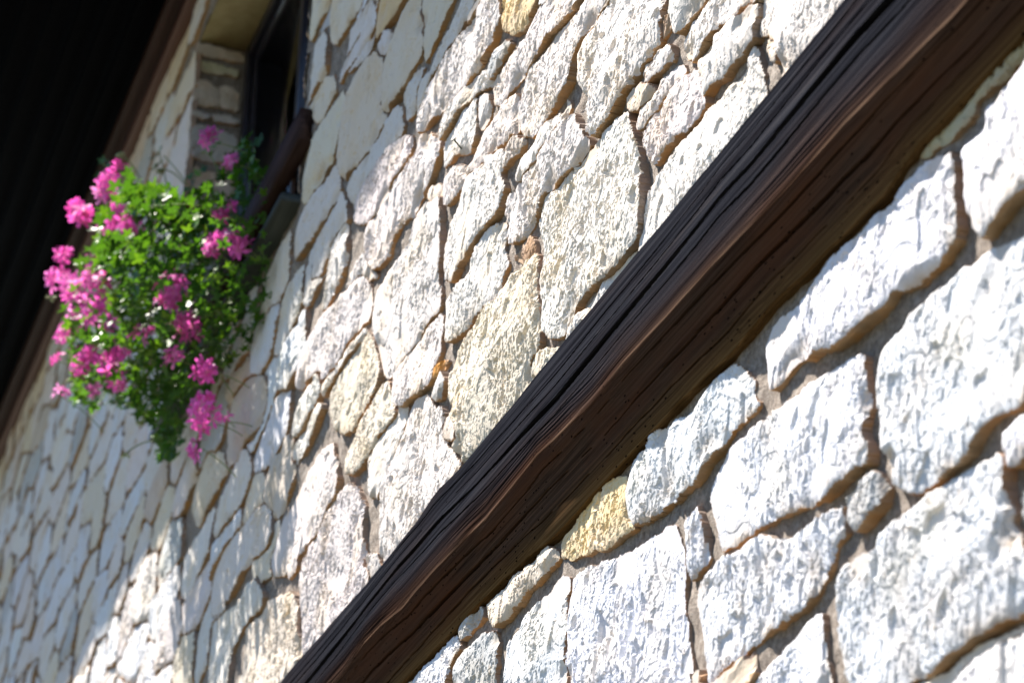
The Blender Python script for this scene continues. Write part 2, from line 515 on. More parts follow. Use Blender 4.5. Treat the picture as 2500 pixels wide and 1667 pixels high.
    # bed and head faces of the stone keep their clayey rind
    o_ = out[used]
    cr = colr[F]
    sidef = o_[F].any(1)
    gz_ = gZ[used][F].mean(1)
    cr[sidef, :, 0] = (0.5 + 0.5 * gz_[sidef])[:, None]      # 1 = bed face below, 0.5 = end face
    cr[sidef, :, 3] = 2.0
    a = me.color_attributes.new('tint', 'FLOAT_COLOR', 'CORNER')
    a.data.foreach_set('color', cr.astype(np.float32).ravel())
    set_smooth(me, False)
    return me

#@TRACE@
TR = []    # (polygon px of the photograph, tint, face height in front of the mortar)
def K(ox, oy, pts, tint='white', H=0.050, rough=1.0):
    H = 0.008 + H * 0.50
    TR.append(([(ox + a / 2.351, oy + b / 2.351) for a, b in pts], tint, H, rough))
K6 = (1500, 500); K9 = (1500, 1000); K4 = (1500, 0); K8 = (700, 1000); K3 = (700, 0); K5 = (700, 500); K7 = (0, 1000); K1 = (0, 0); K2 = (0, 600)
# below the timber
K(*K6, [(60,1500),(110,1420),(200,1290),(330,1215),(430,1150),(500,1050),(570,965),(660,908),(720,950),(755,1010),(750,1090),(795,1140),(720,1210),(650,1280),(590,1370),(500,1480),(440,1590),(330,1675),(210,1775),(95,1843),(60,1785),(45,1705),(40,1605)], H=.052)
K(*K6, [(850,690),(900,620),(990,580),(1060,470),(1180,300),(1290,210),(1400,90),(1500,-5),(1570,-95),(1640,-175),(1720,-255),(1830,-305),(1885,-315),(1905,-245),(1920,-125),(1945,115),(1930,215),(1890,240),(1830,340),(1700,420),(1620,490),(1560,505),(1510,600),(1420,660),(1350,720),(1240,800),(1110,860),(1000,900),(920,980),(860,1050),(840,1000),(815,900),(808,820),(830,740)], H=.060)
K(*K4, [(1935,820),(2000,770),(2080,680),(2090,610),(2180,540),(2270,440),(2352,330),(2500,230),(2640,500),(2600,880),(2352,1060),(2280,1110),(2210,1190),(2150,1260),(2100,1340),(2060,1360),(2030,1310),(2000,1200),(1990,1050),(1960,950)], H=.062)
K(*K6, [(1470,850),(1500,790),(1580,690),(1690,560),(1790,470),(1900,370),(1990,330),(2060,270),(2170,210),(2250,180),(2330,120),(2560,20),(2640,860),(2352,1060),(2250,1160),(2160,1190),(2080,1270),(2010,1370),(1960,1440),(1880,1510),(1830,1580),(1740,1605),(1710,1645),(1640,1655),(1570,1615),(1520,1545),(1510,1430),(1490,1300),(1480,1220),(1450,1150),(1450,1020),(1460,900)], H=.060)
K(*K6, [(530,1540),(600,1400),(680,1310),(780,1240),(870,1160),(1000,1070),(1150,980),(1250,910),(1330,850),(1370,835),(1400,870),(1410,1000),(1425,1150),(1400,1280),(1440,1400),(1435,1470),(1370,1520),(1290,1570),(1230,1615),(1160,1685),(1080,1715),(980,1765),(880,1815),(760,1865),(700,1915),(620,1965),(565,1980),(545,1915),(520,1795),(490,1695),(500,1615)], H=.054)
K(*K9, [(1310,500),(1360,430),(1430,365),(1490,350),(1520,400),(1540,450),(1510,560),(1440,620),(1370,690),(1320,670),(1300,580)], 'grey', H=.040)
K(*K9, [(1150,580),(1220,550),(1290,535),(1260,640),(1265,720),(1210,810),(1180,930),(1100,1050),(1010,1150),(900,1230),(790,1310),(680,1400),(560,1500),(500,1568),(480,1568),(470,1450),(460,1330),(430,1200),(415,1100),(430,1000),(470,960),(540,880),(610,820),(700,790),(760,740),(800,710),(860,720),(950,740),(1040,660)], H=.055)
K(*K8, [(1610,960),(1700,900),(1850,830),(1960,790),(2060,720),(2140,660),(2190,660),(2230,780),(2240,900),(2235,1050),(2250,1200),(2260,1300),(2280,1500),(2275,1760),(1600,1760),(1590,1400),(1585,1250),(1595,1100)], H=.050, rough=1.15)
K(*K9, [(355,640),(440,540),(465,600),(480,680),(485,780),(500,850),(450,910),(400,985),(385,940),(375,800)], H=.047)
K(*K9, [(1210,1060),(1220,980),(1280,870),(1340,820),(1420,790),(1480,680),(1600,600),(1690,540),(1720,490),(1830,420),(1900,380),(1990,310),(2100,280),(2190,240),(2200,330),(2180,420),(2230,540),(2230,680),(2300,760),(2400,900),(2420,1080),(2280,1190),(2150,1250),(2000,1310),(1900,1390),(1820,1470),(1750,1490),(1640,1560),(1590,1620),(1460,1700),(1310,1640),(1250,1420),(1220,1300),(1210,1150)], H=.062)
K(*K9, [(2210,130),(2280,60),(2352,10),(2500,-60),(2560,220),(2352,270),(2250,330),(2215,310),(2200,200)], H=.05)
K(*K9, [(2320,440),(2420,380),(2600,350),(2640,900),(2460,1040),(2400,860),(2300,700)], 'grey', H=.045)
K(*K9, [(1880,1568),(1950,1480),(2050,1420),(2150,1350),(2250,1310),(2352,1260),(2600,1180),(2650,1800),(1850,1800)], H=.055)
K(*K9, [(750,1568),(820,1470),(900,1400),(980,1300),(1060,1200),(1120,1150),(1145,1160),(1150,1260),(1160,1400),(1185,1480),(1195,1600),(1200,1800),(700,1800)], H=.05)
K(*K8, [(1525,800),(1530,740),(1580,680),(1640,600),(1680,540),(1720,470),(1800,400),(1870,365),(1920,370),(1925,480),(1930,590),(1965,680),(1900,730),(1830,790),(1700,820),(1580,860),(1535,845)], 'yellow', H=.052)
K(*K8, [(1115,1130),(1180,1070),(1260,960),(1370,880),(1460,770),(1510,790),(1515,860),(1450,930),(1380,1010),(1290,1120),(1230,1210),(1160,1245),(1130,1190)], 'cream', H=.055)
K(*K8, [(970,1270),(1010,1200),(1060,1150),(1110,1130),(1115,1180),(1060,1250),(1000,1325),(975,1300)], 'grey', H=.04)
K(*K8, [(600,1660),(740,1490),(820,1420),(890,1330),(960,1290),(985,1360),(950,1420),(920,1500),(900,1760),(650,1760)], H=.047)
K(*K8, [(925,1568),(940,1480),(980,1400),(1050,1340),(1110,1270),(1160,1260),(1180,1330),(1170,1430),(1165,1500),(1150,1760),(915,1760)], 'grey', H=.05)
K(*K8, [(1225,1340),(1280,1270),(1330,1180),(1400,1110),(1470,1020),(1530,950),(1580,940),(1590,1000),(1570,1060),(1570,1250),(1560,1400),(1545,1760),(1205,1760),(1215,1480)], H=.05)
K(*K4, [(1700,900),(1760,800),(1900,700),(2050,520),(2200,340),(2352,190),(2550,-20),(2550,120),(2352,290),(2250,420),(2160,520),(2065,600),(2050,680),(1970,750),(1880,820),(1760,890)], 'olive', H=.022)
# above the timber
K(*K5, [(1420,10),(1440,-60),(1520,-100),(1620,-215),(1700,-325),(1770,-415),(1850,-495),(1910,-530),(1950,-455),(1985,-325),(2000,-225),(2005,-95),(2010,75),(2005,155),(1970,215),(1900,290),(1800,395),(1700,480),(1640,560),(1600,680),(1550,745),(1480,770),(1435,700),(1430,560),(1415,400),(1440,280),(1425,170),(1405,90)], H=.062, rough=1.1)
K(*K4, [(135,1390),(150,1200),(170,1080),(230,1000),(290,920),(370,830),(450,730),(560,590),(650,480),(710,390),(760,250),(800,330),(820,450),(830,600),(720,760),(560,960),(400,1140),(250,1320),(130,1460)], H=.045)
K(*K4, [(140,760),(160,700),(240,600),(310,500),(400,410),(450,400),(475,460),(480,540),(490,600),(440,680),(390,740),(330,790),(260,840),(215,920),(190,940),(150,860)], H=.055)
K(*K4, [(110,730),(130,640),(200,560),(230,480),(290,400),(350,370),(370,410),(310,480),(240,570),(200,660),(140,740)], 'pink', H=.045)
K(*K4, [(480,520),(470,430),(440,370),(510,250),(600,170),(700,90),(750,30),(790,25),(785,120),(780,230),(730,260),(660,350),(600,430),(530,460),(490,540)], H=.055)
K(*K4, [(360,300),(350,230),(400,120),(470,60),(540,0),(640,-90),(780,-90),(740,10),(650,80),(590,130),(540,180),(500,220),(480,270),(420,350),(380,330)], H=.055)
K(*K4, [(30,560),(60,510),(120,480),(190,490),(200,540),(150,590),(80,640),(40,620)], 'tan', H=.055, rough=.25)
K(*K4, [(130,420),(150,380),(230,290),(300,255),(310,330),(270,360),(230,420),(170,470),(140,470)], 'pink', H=.045)
K(*K3, [(1660,440),(1640,330),(1670,250),(1740,130),(1800,40),(1850,-60),(2130,-60),(2125,50),(2110,150),(2110,240),(2060,290),(2000,400),(1900,530),(1860,600),(1820,670),(1740,760),(1710,780),(1700,600),(1690,520)], 'white', H=.062, rough=1.15)
K(*K3, [(1290,620),(1330,470),(1370,370),(1420,330),(1500,200),(1580,130),(1680,10),(1740,-60),(1830,-60),(1790,40),(1730,120),(1650,240),(1620,330),(1600,450),(1560,510),(1500,620),(1430,720),(1380,790),(1320,760),(1300,700)], H=.055)
K(*K4, [(330,160),(310,80),(290,0),(290,-80),(540,-80),(480,10),(430,60),(410,100),(350,180)], H=.05)
K(*K4, [(805,200),(800,80),(820,-80),(1380,-80),(1270,60),(1180,190),(1080,320),(980,450),(930,470),(925,300),(900,210),(850,190)], H=.05)
K(*K4, [(860,215),(905,215),(918,270),(918,350),(885,340),(865,280)], 'tan', H=.04)
K(*K3, [(2140,0),(2150,-60),(2185,-60),(2190,60),(2200,150),(2150,220),(2125,240),(2125,120)], 'brown', H=.03)
K(*K5, [(1620,720),(1650,640),(1720,540),(1800,430),(1880,330),(1950,265),(1990,270),(1990,360),(1840,560),(1700,720),(1600,800)], H=.045)
K(*K5, [(1400,870),(1440,830),(1550,815),(1560,860),(1460,960),(1390,1020),(1380,960)], 'cream', H=.045)
K(*K5, [(900,970),(920,900),(970,790),(1060,660),(1090,590),(1160,550),(1220,470),(1270,390),(1330,330),(1400,280),(1415,330),(1410,400),(1425,520),(1430,650),(1425,760),(1410,830),(1395,880),(1380,940),(1370,1060),(1300,1150),(1200,1260),(1100,1360),(1000,1475),(960,1440),(940,1380),(970,1330),(960,1260),(920,1180),(900,1080)], 'cream', H=.058, rough=1.3)
K(*K5, [(890,560),(950,470),(1030,360),(1060,250),(1100,180),(1150,110),(1220,110),(1230,180),(1215,240),(1240,330),(1210,390),(1190,480),(1160,540),(1100,560),(1060,620),(1010,690),(970,740),(920,780),(890,770),(890,650)], H=.052, rough=1.15)
K(*K3, [(1225,1210),(1240,1120),(1310,1040),(1370,960),(1430,850),(1500,760),(1580,680),(1620,650),(1660,720),(1700,830),(1660,890),(1600,960),(1540,1030),(1500,1080),(1440,1170),(1400,1230),(1350,1340),(1320,1370),(1250,1400),(1240,1300)], 'pink', H=.060)
K(*K3, [(1280,1480),(1350,1380),(1400,1350),(1420,1420),(1410,1500),(1330,1520)], 'brown', H=.030, rough=.4)
K(*K3, [(870,1420),(880,1350),(900,1270),(960,1180),(1000,1050),(1070,950),(1130,900),(1200,850),(1230,900),(1200,1000),(1230,1060),(1210,1110),(1190,1190),(1150,1260),(1080,1350),(1020,1430),(960,1520),(930,1590),(900,1610),(875,1590),(865,1500)], H=.058)
K(*K3, [(1280,1010),(1300,930),(1380,850),(1430,740),(1500,680),(1560,620),(1570,560),(1590,600),(1560,680),(1490,760),(1440,830),(1390,920),(1330,1000),(1300,1040)], H=.055)
K(*K3, [(1160,600),(1150,500),(1180,430),(1270,300),(1350,180),(1400,80),(1440,30),(1520,-60),(1650,-60),(1600,60),(1540,130),(1460,190),(1430,260),(1380,340),(1350,410),(1290,460),(1250,530),(1200,600)], 'pink', H=.052)
K(*K3, [(1215,130),(1210,-60),(1430,-60),(1400,20),(1370,80),(1350,150),(1280,200),(1240,180)], 'yellow', H=.055)
K(*K3, [(1130,400),(1180,280),(1220,230),(1270,240),(1250,290),(1210,360),(1180,420),(1150,440)], 'grey', H=.05)
K(*K3, [(720,760),(725,640),(760,540),(830,430),(880,330),(1000,170),(1090,30),(1130,-60),(1200,-60),(1210,100),(1180,170),(1160,230),(1100,330),(1060,400),(960,530),(900,600),(830,650),(790,690),(760,740)], H=.055)
K(*K3, [(880,800),(870,720),(880,640),(950,550),(1050,440),(1130,390),(1170,440),(1140,500),(1070,530),(1000,600),(950,660),(910,740)], H=.052)
K(*K3, [(870,870),(890,800),(950,700),(1000,620),(1070,550),(1060,680),(1060,780),(1040,860),(1000,870),(930,900),(870,960)], H=.050, rough=.8)
K(*K3, [(1070,550),(1150,540),(1150,620),(1130,690),(1080,740),(1065,650)], 'pink', H=.045)
K(*K3, [(1060,860),(1100,760),(1170,660),(1250,560),(1290,540),(1295,640),(1300,740),(1250,790),(1200,820),(1160,850),(1110,900),(1060,970),(1000,990),(1020,920)], 'pink', H=.053)
K(*K3, [(1300,780),(1340,790),(1330,840),(1280,900),(1240,960),(1210,920),(1220,860),(1260,800)], 'tan', H=.045)
K(*K3, [(880,1170),(890,1050),(930,960),(1010,950),(1060,980),(1000,1050),(950,1120),(900,1170)], H=.05)
K(*K3, [(790,1110),(810,1060),(860,1050),(870,1100),(820,1150),(790,1140)], 'tan', H=.05, rough=.3)
K(*K3, [(350,1250),(360,1160),(420,1060),(470,970),(560,860),(620,790),(690,770),(680,860),(640,960),(590,1020),(560,1090),(500,1190),(450,1260),(380,1290)], H=.055)
K(*K3, [(420,1350),(450,1270),(530,1150),(590,1040),(660,950),(730,880),(750,770),(800,760),(860,820),(840,900),(820,970),(790,1050),(730,1150),(700,1230),(640,1270),(600,1330),(570,1440),(520,1510),(470,1550),(430,1480)], H=.055)
K(*K5, [(470,640),(480,520),(530,440),(590,330),(650,260),(700,180),(720,100),(760,30),(820,-60),(840,-90),(855,0),(855,150),(845,300),(840,420),(850,500),(840,590),(770,660),(720,770),(640,870),(600,940),(560,980),(520,980),(500,870),(480,770)], H=.060)
K(*K5, [(590,1000),(610,900),(680,800),(740,740),(790,670),(860,620),(860,720),(850,850),(820,900),(810,1000),(750,1060),(690,1110),(640,1150),(590,1110)], 'pink', H=.052)
K(*K8, [(500,620),(500,500),(540,380),(590,260),(640,130),(660,30),(700,-60),(780,-90),(810,-30),(870,-10),(870,160),(900,200),(985,300),(960,420),(880,500),(800,580),(760,680),(680,780),(600,880),(540,940),(510,860)], H=.055)
K(*K5, [(800,1060),(830,1000),(880,960),(900,1000),(880,1060),(860,1120),(810,1110)], 'grey', H=.045)
K(*K5, [(870,1340),(890,1250),(920,1200),(950,1260),(950,1340),(920,1360)], 'tan', H=.05, rough=.3)
K(*K5, [(820,1000),(830,950),(860,900),(910,890),(880,930),(830,990)], 'orange', H=.04)
K(*K8, [(50,1150),(50,1000),(60,880),(110,770),(170,680),(210,560),(270,480),(330,420),(380,440),(410,520),(420,640),(420,800),(430,900),(460,940),(460,1040),(360,1150),(250,1270),(120,1410),(60,1440)], 'pink', H=.055)
K(*K8, [(440,900),(450,830),(510,820),(530,900),(480,980)], 'pink', H=.05)
K(*K7, [(1380,1250),(1460,1180),(1520,1100),(1600,1060),(1660,1040),(1690,1130),(1695,1300),(1700,1430),(1640,1500),(1580,1590),(1500,1760),(1370,1760),(1360,1500),(1370,1380)], 'cream', H=.055)
K(*K7, [(1180,1330),(1190,1220),(1270,1150),(1340,1100),(1400,1010),(1440,960),(1470,990),(1500,1060),(1480,1140),(1420,1180),(1380,1230),(1340,1300),(1300,1400),(1290,1700),(1160,1700),(1165,1450)], H=.055)
K(*K7, [(1200,1190),(1180,1080),(1200,940),(1260,800),(1340,690),(1430,590),(1500,530),(1540,600),(1540,720),(1520,780),(1430,850),(1380,920),(1340,1000),(1300,1070),(1240,1150)], H=.05, rough=.7)
K(*K7, [(1560,740),(1580,650),(1640,560),(1690,450),(1760,320),(1820,230),(1880,180),(1900,270),(1920,380),(1900,490),(1850,600),(1800,700),(1740,760),(1690,840),(1680,920),(1640,960),(1600,940),(1540,960),(1520,870)], 'pink', H=.052)
K(*K5, [(220,1200),(210,1100),(260,980),(330,880),(400,780),(440,720),(470,790),(500,880),(510,960),(490,1060),(440,1140),(400,1200),(350,1290),(300,1310),(240,1290)], 'cream', H=.055)
K(*K5, [(300,1470),(330,1380),(400,1240),(450,1180),(500,1060),(560,1000),(590,1120),(600,1190),(540,1290),(480,1380),(420,1480),(370,1540),(310,1540)], 'cream', H=.05)
K(*K5, [(0,1330),(20,1230),(60,1120),(110,1040),(170,960),(180,1040),(170,1100),(120,1190),(80,1260),(30,1330)], H=.05)
K(*K5, [(10,1450),(30,1350),(100,1260),(170,1140),(200,1150),(170,1230),(120,1330),(80,1410),(30,1480)], H=.05)
K(*K5, [(40,1040),(60,880),(110,760),(170,660),(250,560),(310,480),(400,400),(440,450),(460,560),(440,640),(380,700),(320,780),(280,870),(220,950),(180,1010),(170,940),(110,990),(60,1050)], 'pink', H=.055)
K(*K5, [(190,1100),(190,1040),(240,960),(300,880),(350,800),(430,700),(440,740),(370,820),(310,900),(260,980),(220,1060)], H=.045)
K(*K5, [(180,600),(190,480),(220,340),(240,220),(290,130),(320,100),(330,220),(320,330),(290,420),(240,510),(200,590)], H=.05)
K(*K5, [(310,480),(330,400),(380,310),(420,270),(470,360),(490,400),(440,430),(380,450),(330,520)], H=.05)
# shaded stones beside the window
K(*K3, [(110,220),(130,0),(150,-60),(240,-60),(210,60),(170,140),(130,230)], 'cream', H=.045, rough=.5)
K(*K3, [(105,620),(115,420),(130,260),(180,180),(220,200),(215,400),(160,500)], H=.045, rough=.5)
K(*K3, [(280,480),(290,380),(340,290),(390,200),(430,100),(470,-10),(500,60),(490,160),(430,260),(390,320),(320,400)], H=.045, rough=.5)
K(*K3, [(260,270),(240,100),(260,-60),(420,-60),(400,30),(350,110),(300,220)], 'cream', H=.045, rough=.5)
K(*K3, [(490,130),(520,0),(540,-60),(680,-60),(640,30),(600,100),(550,160),(500,220)], 'yellow', H=.045, rough=.5)
K(*K3, [(530,630),(530,500),(550,340),(590,200),(640,70),(700,-40),(740,-40),(745,130),(760,220),(740,320),(700,380),(660,480),(600,580),(540,640)], 'cream', H=.055, rough=.5)
K(*K3, [(510,250),(560,170),(590,180),(580,270),(550,320),(520,290)], H=.04, rough=.5)
K(*K3, [(780,360),(770,230),(750,130),(740,0),(760,-60),(970,-60),(900,80),(850,200),(800,310)], 'cream', H=.045, rough=.5)
K(*K3, [(800,380),(830,300),(900,160),(960,50),(1000,-60),(1090,-60),(1040,60),(960,190),(870,310),(800,440),(770,520),(740,700),(720,700),(730,500)], H=.045, rough=.5)
K(*K3, [(290,1000),(275,900),(290,780),(310,640),(330,560),(380,450),(430,350),(490,290),(530,340),(545,400),(530,500),(515,600),(540,650),(520,720),(450,840),(390,930),(330,980),(300,1030)], 'cream', H=.058, rough=.5)
K(*K3, [(80,1160),(85,960),(100,850),(140,760),(190,670),(240,590),(290,520),(310,560),(300,650),(280,780),(260,880),(210,990),(150,1090),(100,1170)], 'cream', H=.05, rough=.5)
K(*K3, [(108,640),(150,540),(210,430),(250,440),(265,520),(220,590),(180,690),(150,700)], 'cream', H=.042, rough=.5)
K(*K3, [(30,1440),(40,1300),(90,1170),(180,1070),(260,930),(280,1010),(290,1090),(230,1180),(180,1280),(130,1370),(80,1440),(40,1490)], H=.05, rough=.5)
K(*K3, [(310,1080),(330,1010),(400,950),(450,860),(520,760),(560,660),(620,600),(650,620),(650,720),(630,780),(570,850),(500,940),(440,1060),(390,1150),(350,1170)], H=.05, rough=.5)
K(*K3, [(650,640),(650,530),(690,420),(760,380),(750,480),(720,560),(700,660),(670,690)], H=.045, rough=.5)
K(*K3, [(140,1470),(190,1330),(260,1190),(300,1090),(330,1170),(340,1260),(270,1340),(230,1450),(190,1568),(130,1600)], H=.045, rough=.5)
K(*K1, [(1125,445),(1120,700),(1075,1000),(1060,1120),(1010,1180),(930,1150),(950,950),(1000,760),(1060,590)], 'white', H=.05, rough=.5)
K(*K1, [(1140,240),(1125,420),(1060,560),(980,740),(940,800),(960,640),(1020,480),(1080,330)], 'cream', H=.045, rough=.5)
K(*K7, [(1080,560),(1120,420),(1150,300),(1180,250),(1260,240),(1290,330),(1250,420),(1180,560),(1120,680)], 'cream', H=.045, rough=.6)
K(*K7, [(1290,330),(1280,120),(1310,-60),(1400,-190),(1500,-200),(1520,-60),(1480,80),(1400,180),(1340,300)], 'tan', H=.05, rough=.6)

excl = []
beam_poly = np.array([(XL, Z0 + 2.415), (XR, Z0 + 2.415), (XR, Z0 + 2.78), (XL, Z0 + 2.78)])
excl.append((beam_poly, beam_poly.min(0), beam_poly.max(0), 0.0))
open_poly = np.array([(OX0, OZ0), (OX1, OZ0), (OX1, OZ1), (OX0, OZ1)])
excl.append((open_poly, open_poly.min(0), open_poly.max(0), -0.004))

def place_stone(me, name='stone', parent=None, kind=None):
    o = link(name, me, M_STONE, parent or wall, loc=tuple(-WO))
    if kind: o['kind'] = kind
    return o

seed = 100
for pts, tint, H, rough in TR:
    P = np.array([wall_pt(px, py, -H) for px, py in pts])
    c = P.mean(0)
    ps = view_scale(c[0], c[1])
    dz = 1.25 / ps
    above = c[1] > Z0 + 2.58
    if tint == 'white': tint = ('warm' if random.random() < 0.55 else 'pink') if above else 'lime'
    me = stone_mesh(P, H, tint, seed, (dz * 1.6, dz), excl=excl, rough=rough, grow=0.005 if above else 0.001)
    if me is not None:
        place_stone(me)
        excl.append((resample(P, 0), P.min(0) - 0.02, P.max(0) + 0.02, 0.004 if above else 0.006))
    seed += 13
n_traced = len(TR)

# the rest of the wall: courses of irregular stones
def clip_cell(si, others, bound=0.8):
    poly = [(-bound, -bound), (bound, -bound), (bound, bound), (-bound, bound)]
    poly = [np.array(p) for p in poly]
    for o in others:
        d = o - si
        mid = d / 2
        L = d @ d
        new = []
        for a, b in zip(poly, poly[1:] + poly[:1]):
            da = (a - mid) @ d; db = (b - mid) @ d
            if da <= 0: new.append(a)
            if (da < 0) != (db < 0):
                t = da / (da - db)
                new.append(a + (b - a) * t)
        poly = new
        if len(poly) < 3: return None
    return np.array(poly)

SX = 0.60
seeds = []
z = 0.05
while z < Z0 + 7.5:
    rh = RNG.uniform(0.19, 0.29)
    x = XL + RNG.uniform(0, 0.3)
    while x < XR:
        w = RNG.uniform(0.26, 0.78)
        seeds.append(((x + w / 2), z + rh / 2 + RNG.uniform(-0.06, 0.06)))
        x += w
    z += rh
S = np.array(seeds)
Sm = S * np.array([SX, 1.0])
cells = []
for i in range(len(S)):
    d = Sm - Sm[i]
    near = np.nonzero((np.abs(d[:, 0]) < 0.6) & (np.abs(d[:, 1]) < 0.6))[0]
    dd = (d[near] ** 2).sum(1)
    near = near[np.argsort(dd)][1:16]
    c = clip_cell(Sm[i], Sm[near])
    if c is None: continue
    P = (c + Sm[i]) / np.array([SX, 1.0])
    # joints: pull in slightly
    ctr = P.mean(0)
    P = ctr + (P - ctr) * 0.995
    u, v = project(np.array([ctr[0], -0.05, ctr[1]]))
    vis = -90 < u < 2600 and -90 < v < 1760
    cells.append((vis, P, ctr))
tn = ['warm'] * 5 + ['white'] * 4 + ['pink'] * 3 + ['cream'] * 2 + ['grey', 'tan']
hidden_parts = []
vis_cells = []
for vis, P, ctr in cells:
    (vis_cells if vis else hidden_parts).append((P, ctr))
vis_cells.sort(key=lambda c: -view_scale(*c[1]))
rest = hidden_parts[:]
count = n_traced
made = 0
LIMIT = 292
built = []
for P, ctr in vis_cells:
    seed += 13
    ps = view_scale(*ctr)
    dz = 1.7 / ps
    me = stone_mesh(P, RNG.uniform(0.024, 0.036), tn[RNG.integers(len(tn))], seed, (dz * 2.0, dz), excl=excl, gap=0.01, min_keep=0.45,
                    rough=0.75 if ps > 330 else 0.6)
    if me is None: continue
    if len(me.polygons) < 14:
        bpy.data.meshes.remove(me); continue
    built.append(me)
for me in built:
    if count < LIMIT:
        place_stone(me); count += 1
        me['own'] = 1
    else:
        rest.append(me)
# past the limit and out of the frame: joined real geometry
Vs, Fs, Cs, off = [], [], [], 0
nvis = len(built)
for it in rest:
    if isinstance(it, tuple):
        P, ctr = it
        seed += 13
        me = stone_mesh(P, RNG.uniform(0.024, 0.036), tn[RNG.integers(len(tn))], seed, (0.016, 0.012) if ctr[0] > -8 else (0.045, 0.03), excl=excl, rough=0.5)
        if me is None: continue
    else:
        me = it
    n = len(me.vertices)
    co = np.empty(n * 3, np.float32); me.vertices.foreach_get('co', co)
    fi = np.empty(len(me.loops), np.int32); me.loops.foreach_get('vertex_index', fi)
    cc = np.empty(len(me.loops) * 4, np.float32); me.color_attributes['tint'].data.foreach_get('color', cc)
    Vs.append(co.reshape(-1, 3)); Fs.append(fi.reshape(-1, 4) + off); Cs.append(cc.reshape(-1, 4)); off += n
    bpy.data.meshes.remove(me)
me = mesh_np('far_stones', np.concatenate(Vs), np.concatenate(Fs))
a = me.color_attributes.new('tint', 'FLOAT_COLOR', 'CORNER'); a.data.foreach_set('color', np.concatenate(Cs).ravel())
set_smooth(me, False)
place_stone(me, 'far_stones', kind='stuff')
print('faces', sum(len(m.polygons) for m in bpy.data.meshes)); print('traced', n_traced, 'visible filled', nvis, 'parts', count)

# mortar bed behind and between the stones, with the window opening left out
def mortar_sheet(x0, x1, z0, z1, dx, dz):
    nx = max(2, int((x1 - x0) / dx)); nz = max(2, int((z1 - z0) / dz))
    gx, gz = np.meshgrid(np.linspace(x0, x1, nx), np.linspace(z0, z1, nz), indexing='ij')
    h = 0.0075 * fbm(gx * 9, gz * 9, 5, 3) + 0.003 * perlin(gx * 70, gz * 70, 8)
    V = np.stack([gx, -h - 0.004, gz], -1).reshape(-1, 3)
    I = np.arange(nx * nz).reshape(nx, nz)
    F = np.stack([I[:-1, :-1], I[1:, :-1], I[1:, 1:], I[:-1, 1:]], -1).reshape(-1, 4)
    return V, F
def joined(name, parts, mat, parent, loc=None):
    Vs, Fs, off = [], [], 0
    for V, F in parts:
        V = np.asarray(V, float); F = np.asarray(F)
        Vs.append(V); Fs.append(F + off); off += len(V)
    return link(name, mesh_np(name, np.concatenate(Vs), np.concatenate(Fs)), mat, parent, loc)
ZT = Z0 + 7.42
parts = [mortar_sheet(-7.8, XR, 0, ZT, 0.022, 0.014), mortar_sheet(OX1, -7.8, 0, ZT, 0.03, 0.02), mortar_sheet(OX0, OX1, 0, OZ0, 0.03, 0.02),
         mortar_sheet(OX0, OX1, OZ1, ZT, 0.04, 0.03), mortar_sheet(XL, OX0, 0, ZT, 0.05, 0.03)]
mo = joined('mortar_bed', parts, M_MORTAR, wall, tuple(-WO)); mo['kind'] = 'stuff'
set_smooth(mo.data)
# wall core so that the reveals have something behind them
core = [box_arrays(XL, OX0 - 0.012, 0.02, 0.55, 0, ZT), box_arrays(OX1 + 0.012, XR, 0.02, 0.55, 0, ZT),
        box_arrays(OX0, OX1, 0.021, 0.55, 0, OZ0 - 0.012), box_arrays(OX0, OX1, 0.021, 0.55, OZ1 + 0.03, ZT)]
joined('wall_core', core, M_MORTAR, wall, tuple(-WO))
# plastered head of the opening
box('opening_head', OX0 - 0.01, OX1 + 0.01, 0.0, 0.55, OZ1, OZ1 + 0.028, M_PLASTER, wall).location = tuple(-WO)
# stones of the two reveals
rows = [(7.045, 6.965, [(.0, .225)], 'tan'), (6.945, 6.875, [(.01, .2)], 'olive'), (6.835, 6.675, [(.0, .12), (.13, .215)], 'tan'),
        (6.655, 6.605, [(.0, .075), (.10, .225)], 'grey'), (6.58, 6.37, [(.0, .225)], 'grey'), (6.34, 6.10, [(.0, .225)], 'tan'),
        (6.07, 5.86, [(.0, .1), (.115, .225)], 'grey'), (5.84, 5.60, [(.0, .225)], 'grey'), (5.57, 5.30, [(.0, .225)], 'tan'),
        (5.27, 5.10, [(.0, .11), (.13, .225)], 'grey'), (5.08, 4.90, [(.0, .225)], 'grey')]
for sgn, xw in ((1, OX0), (-1, OX1)):
    for zt, zb, spans, tint in rows:
        for ya, yb in spans:
            seed += 13
            k = (zt - zb) * 0.12
            P = np.array([(ya - .02, Z0 + zb + k), (ya + .03, Z0 + zb), (yb - .02, Z0 + zb + k * .3), (yb, Z0 + zb + k), (yb, Z0 + zt - k * 2), (yb - .03, Z0 + zt - k), (ya + .02, Z0 + zt), (ya - .02, Z0 + zt - k)])
            P[:, 0] += 0.006
            f = (lambda V, s=sgn, xw=xw: np.stack([xw + s * (-V[:, 1] - 0.012), V[:, 0], V[:, 2]], 1))
            me = stone_mesh(P, 0.022, tint, seed, (0.008, 0.008), rough=0.6, tilt=(0, 0), to_world=f)
            if me is not None:
                o = place_stone(me)
                if sgn < 0: me.flip_normals()

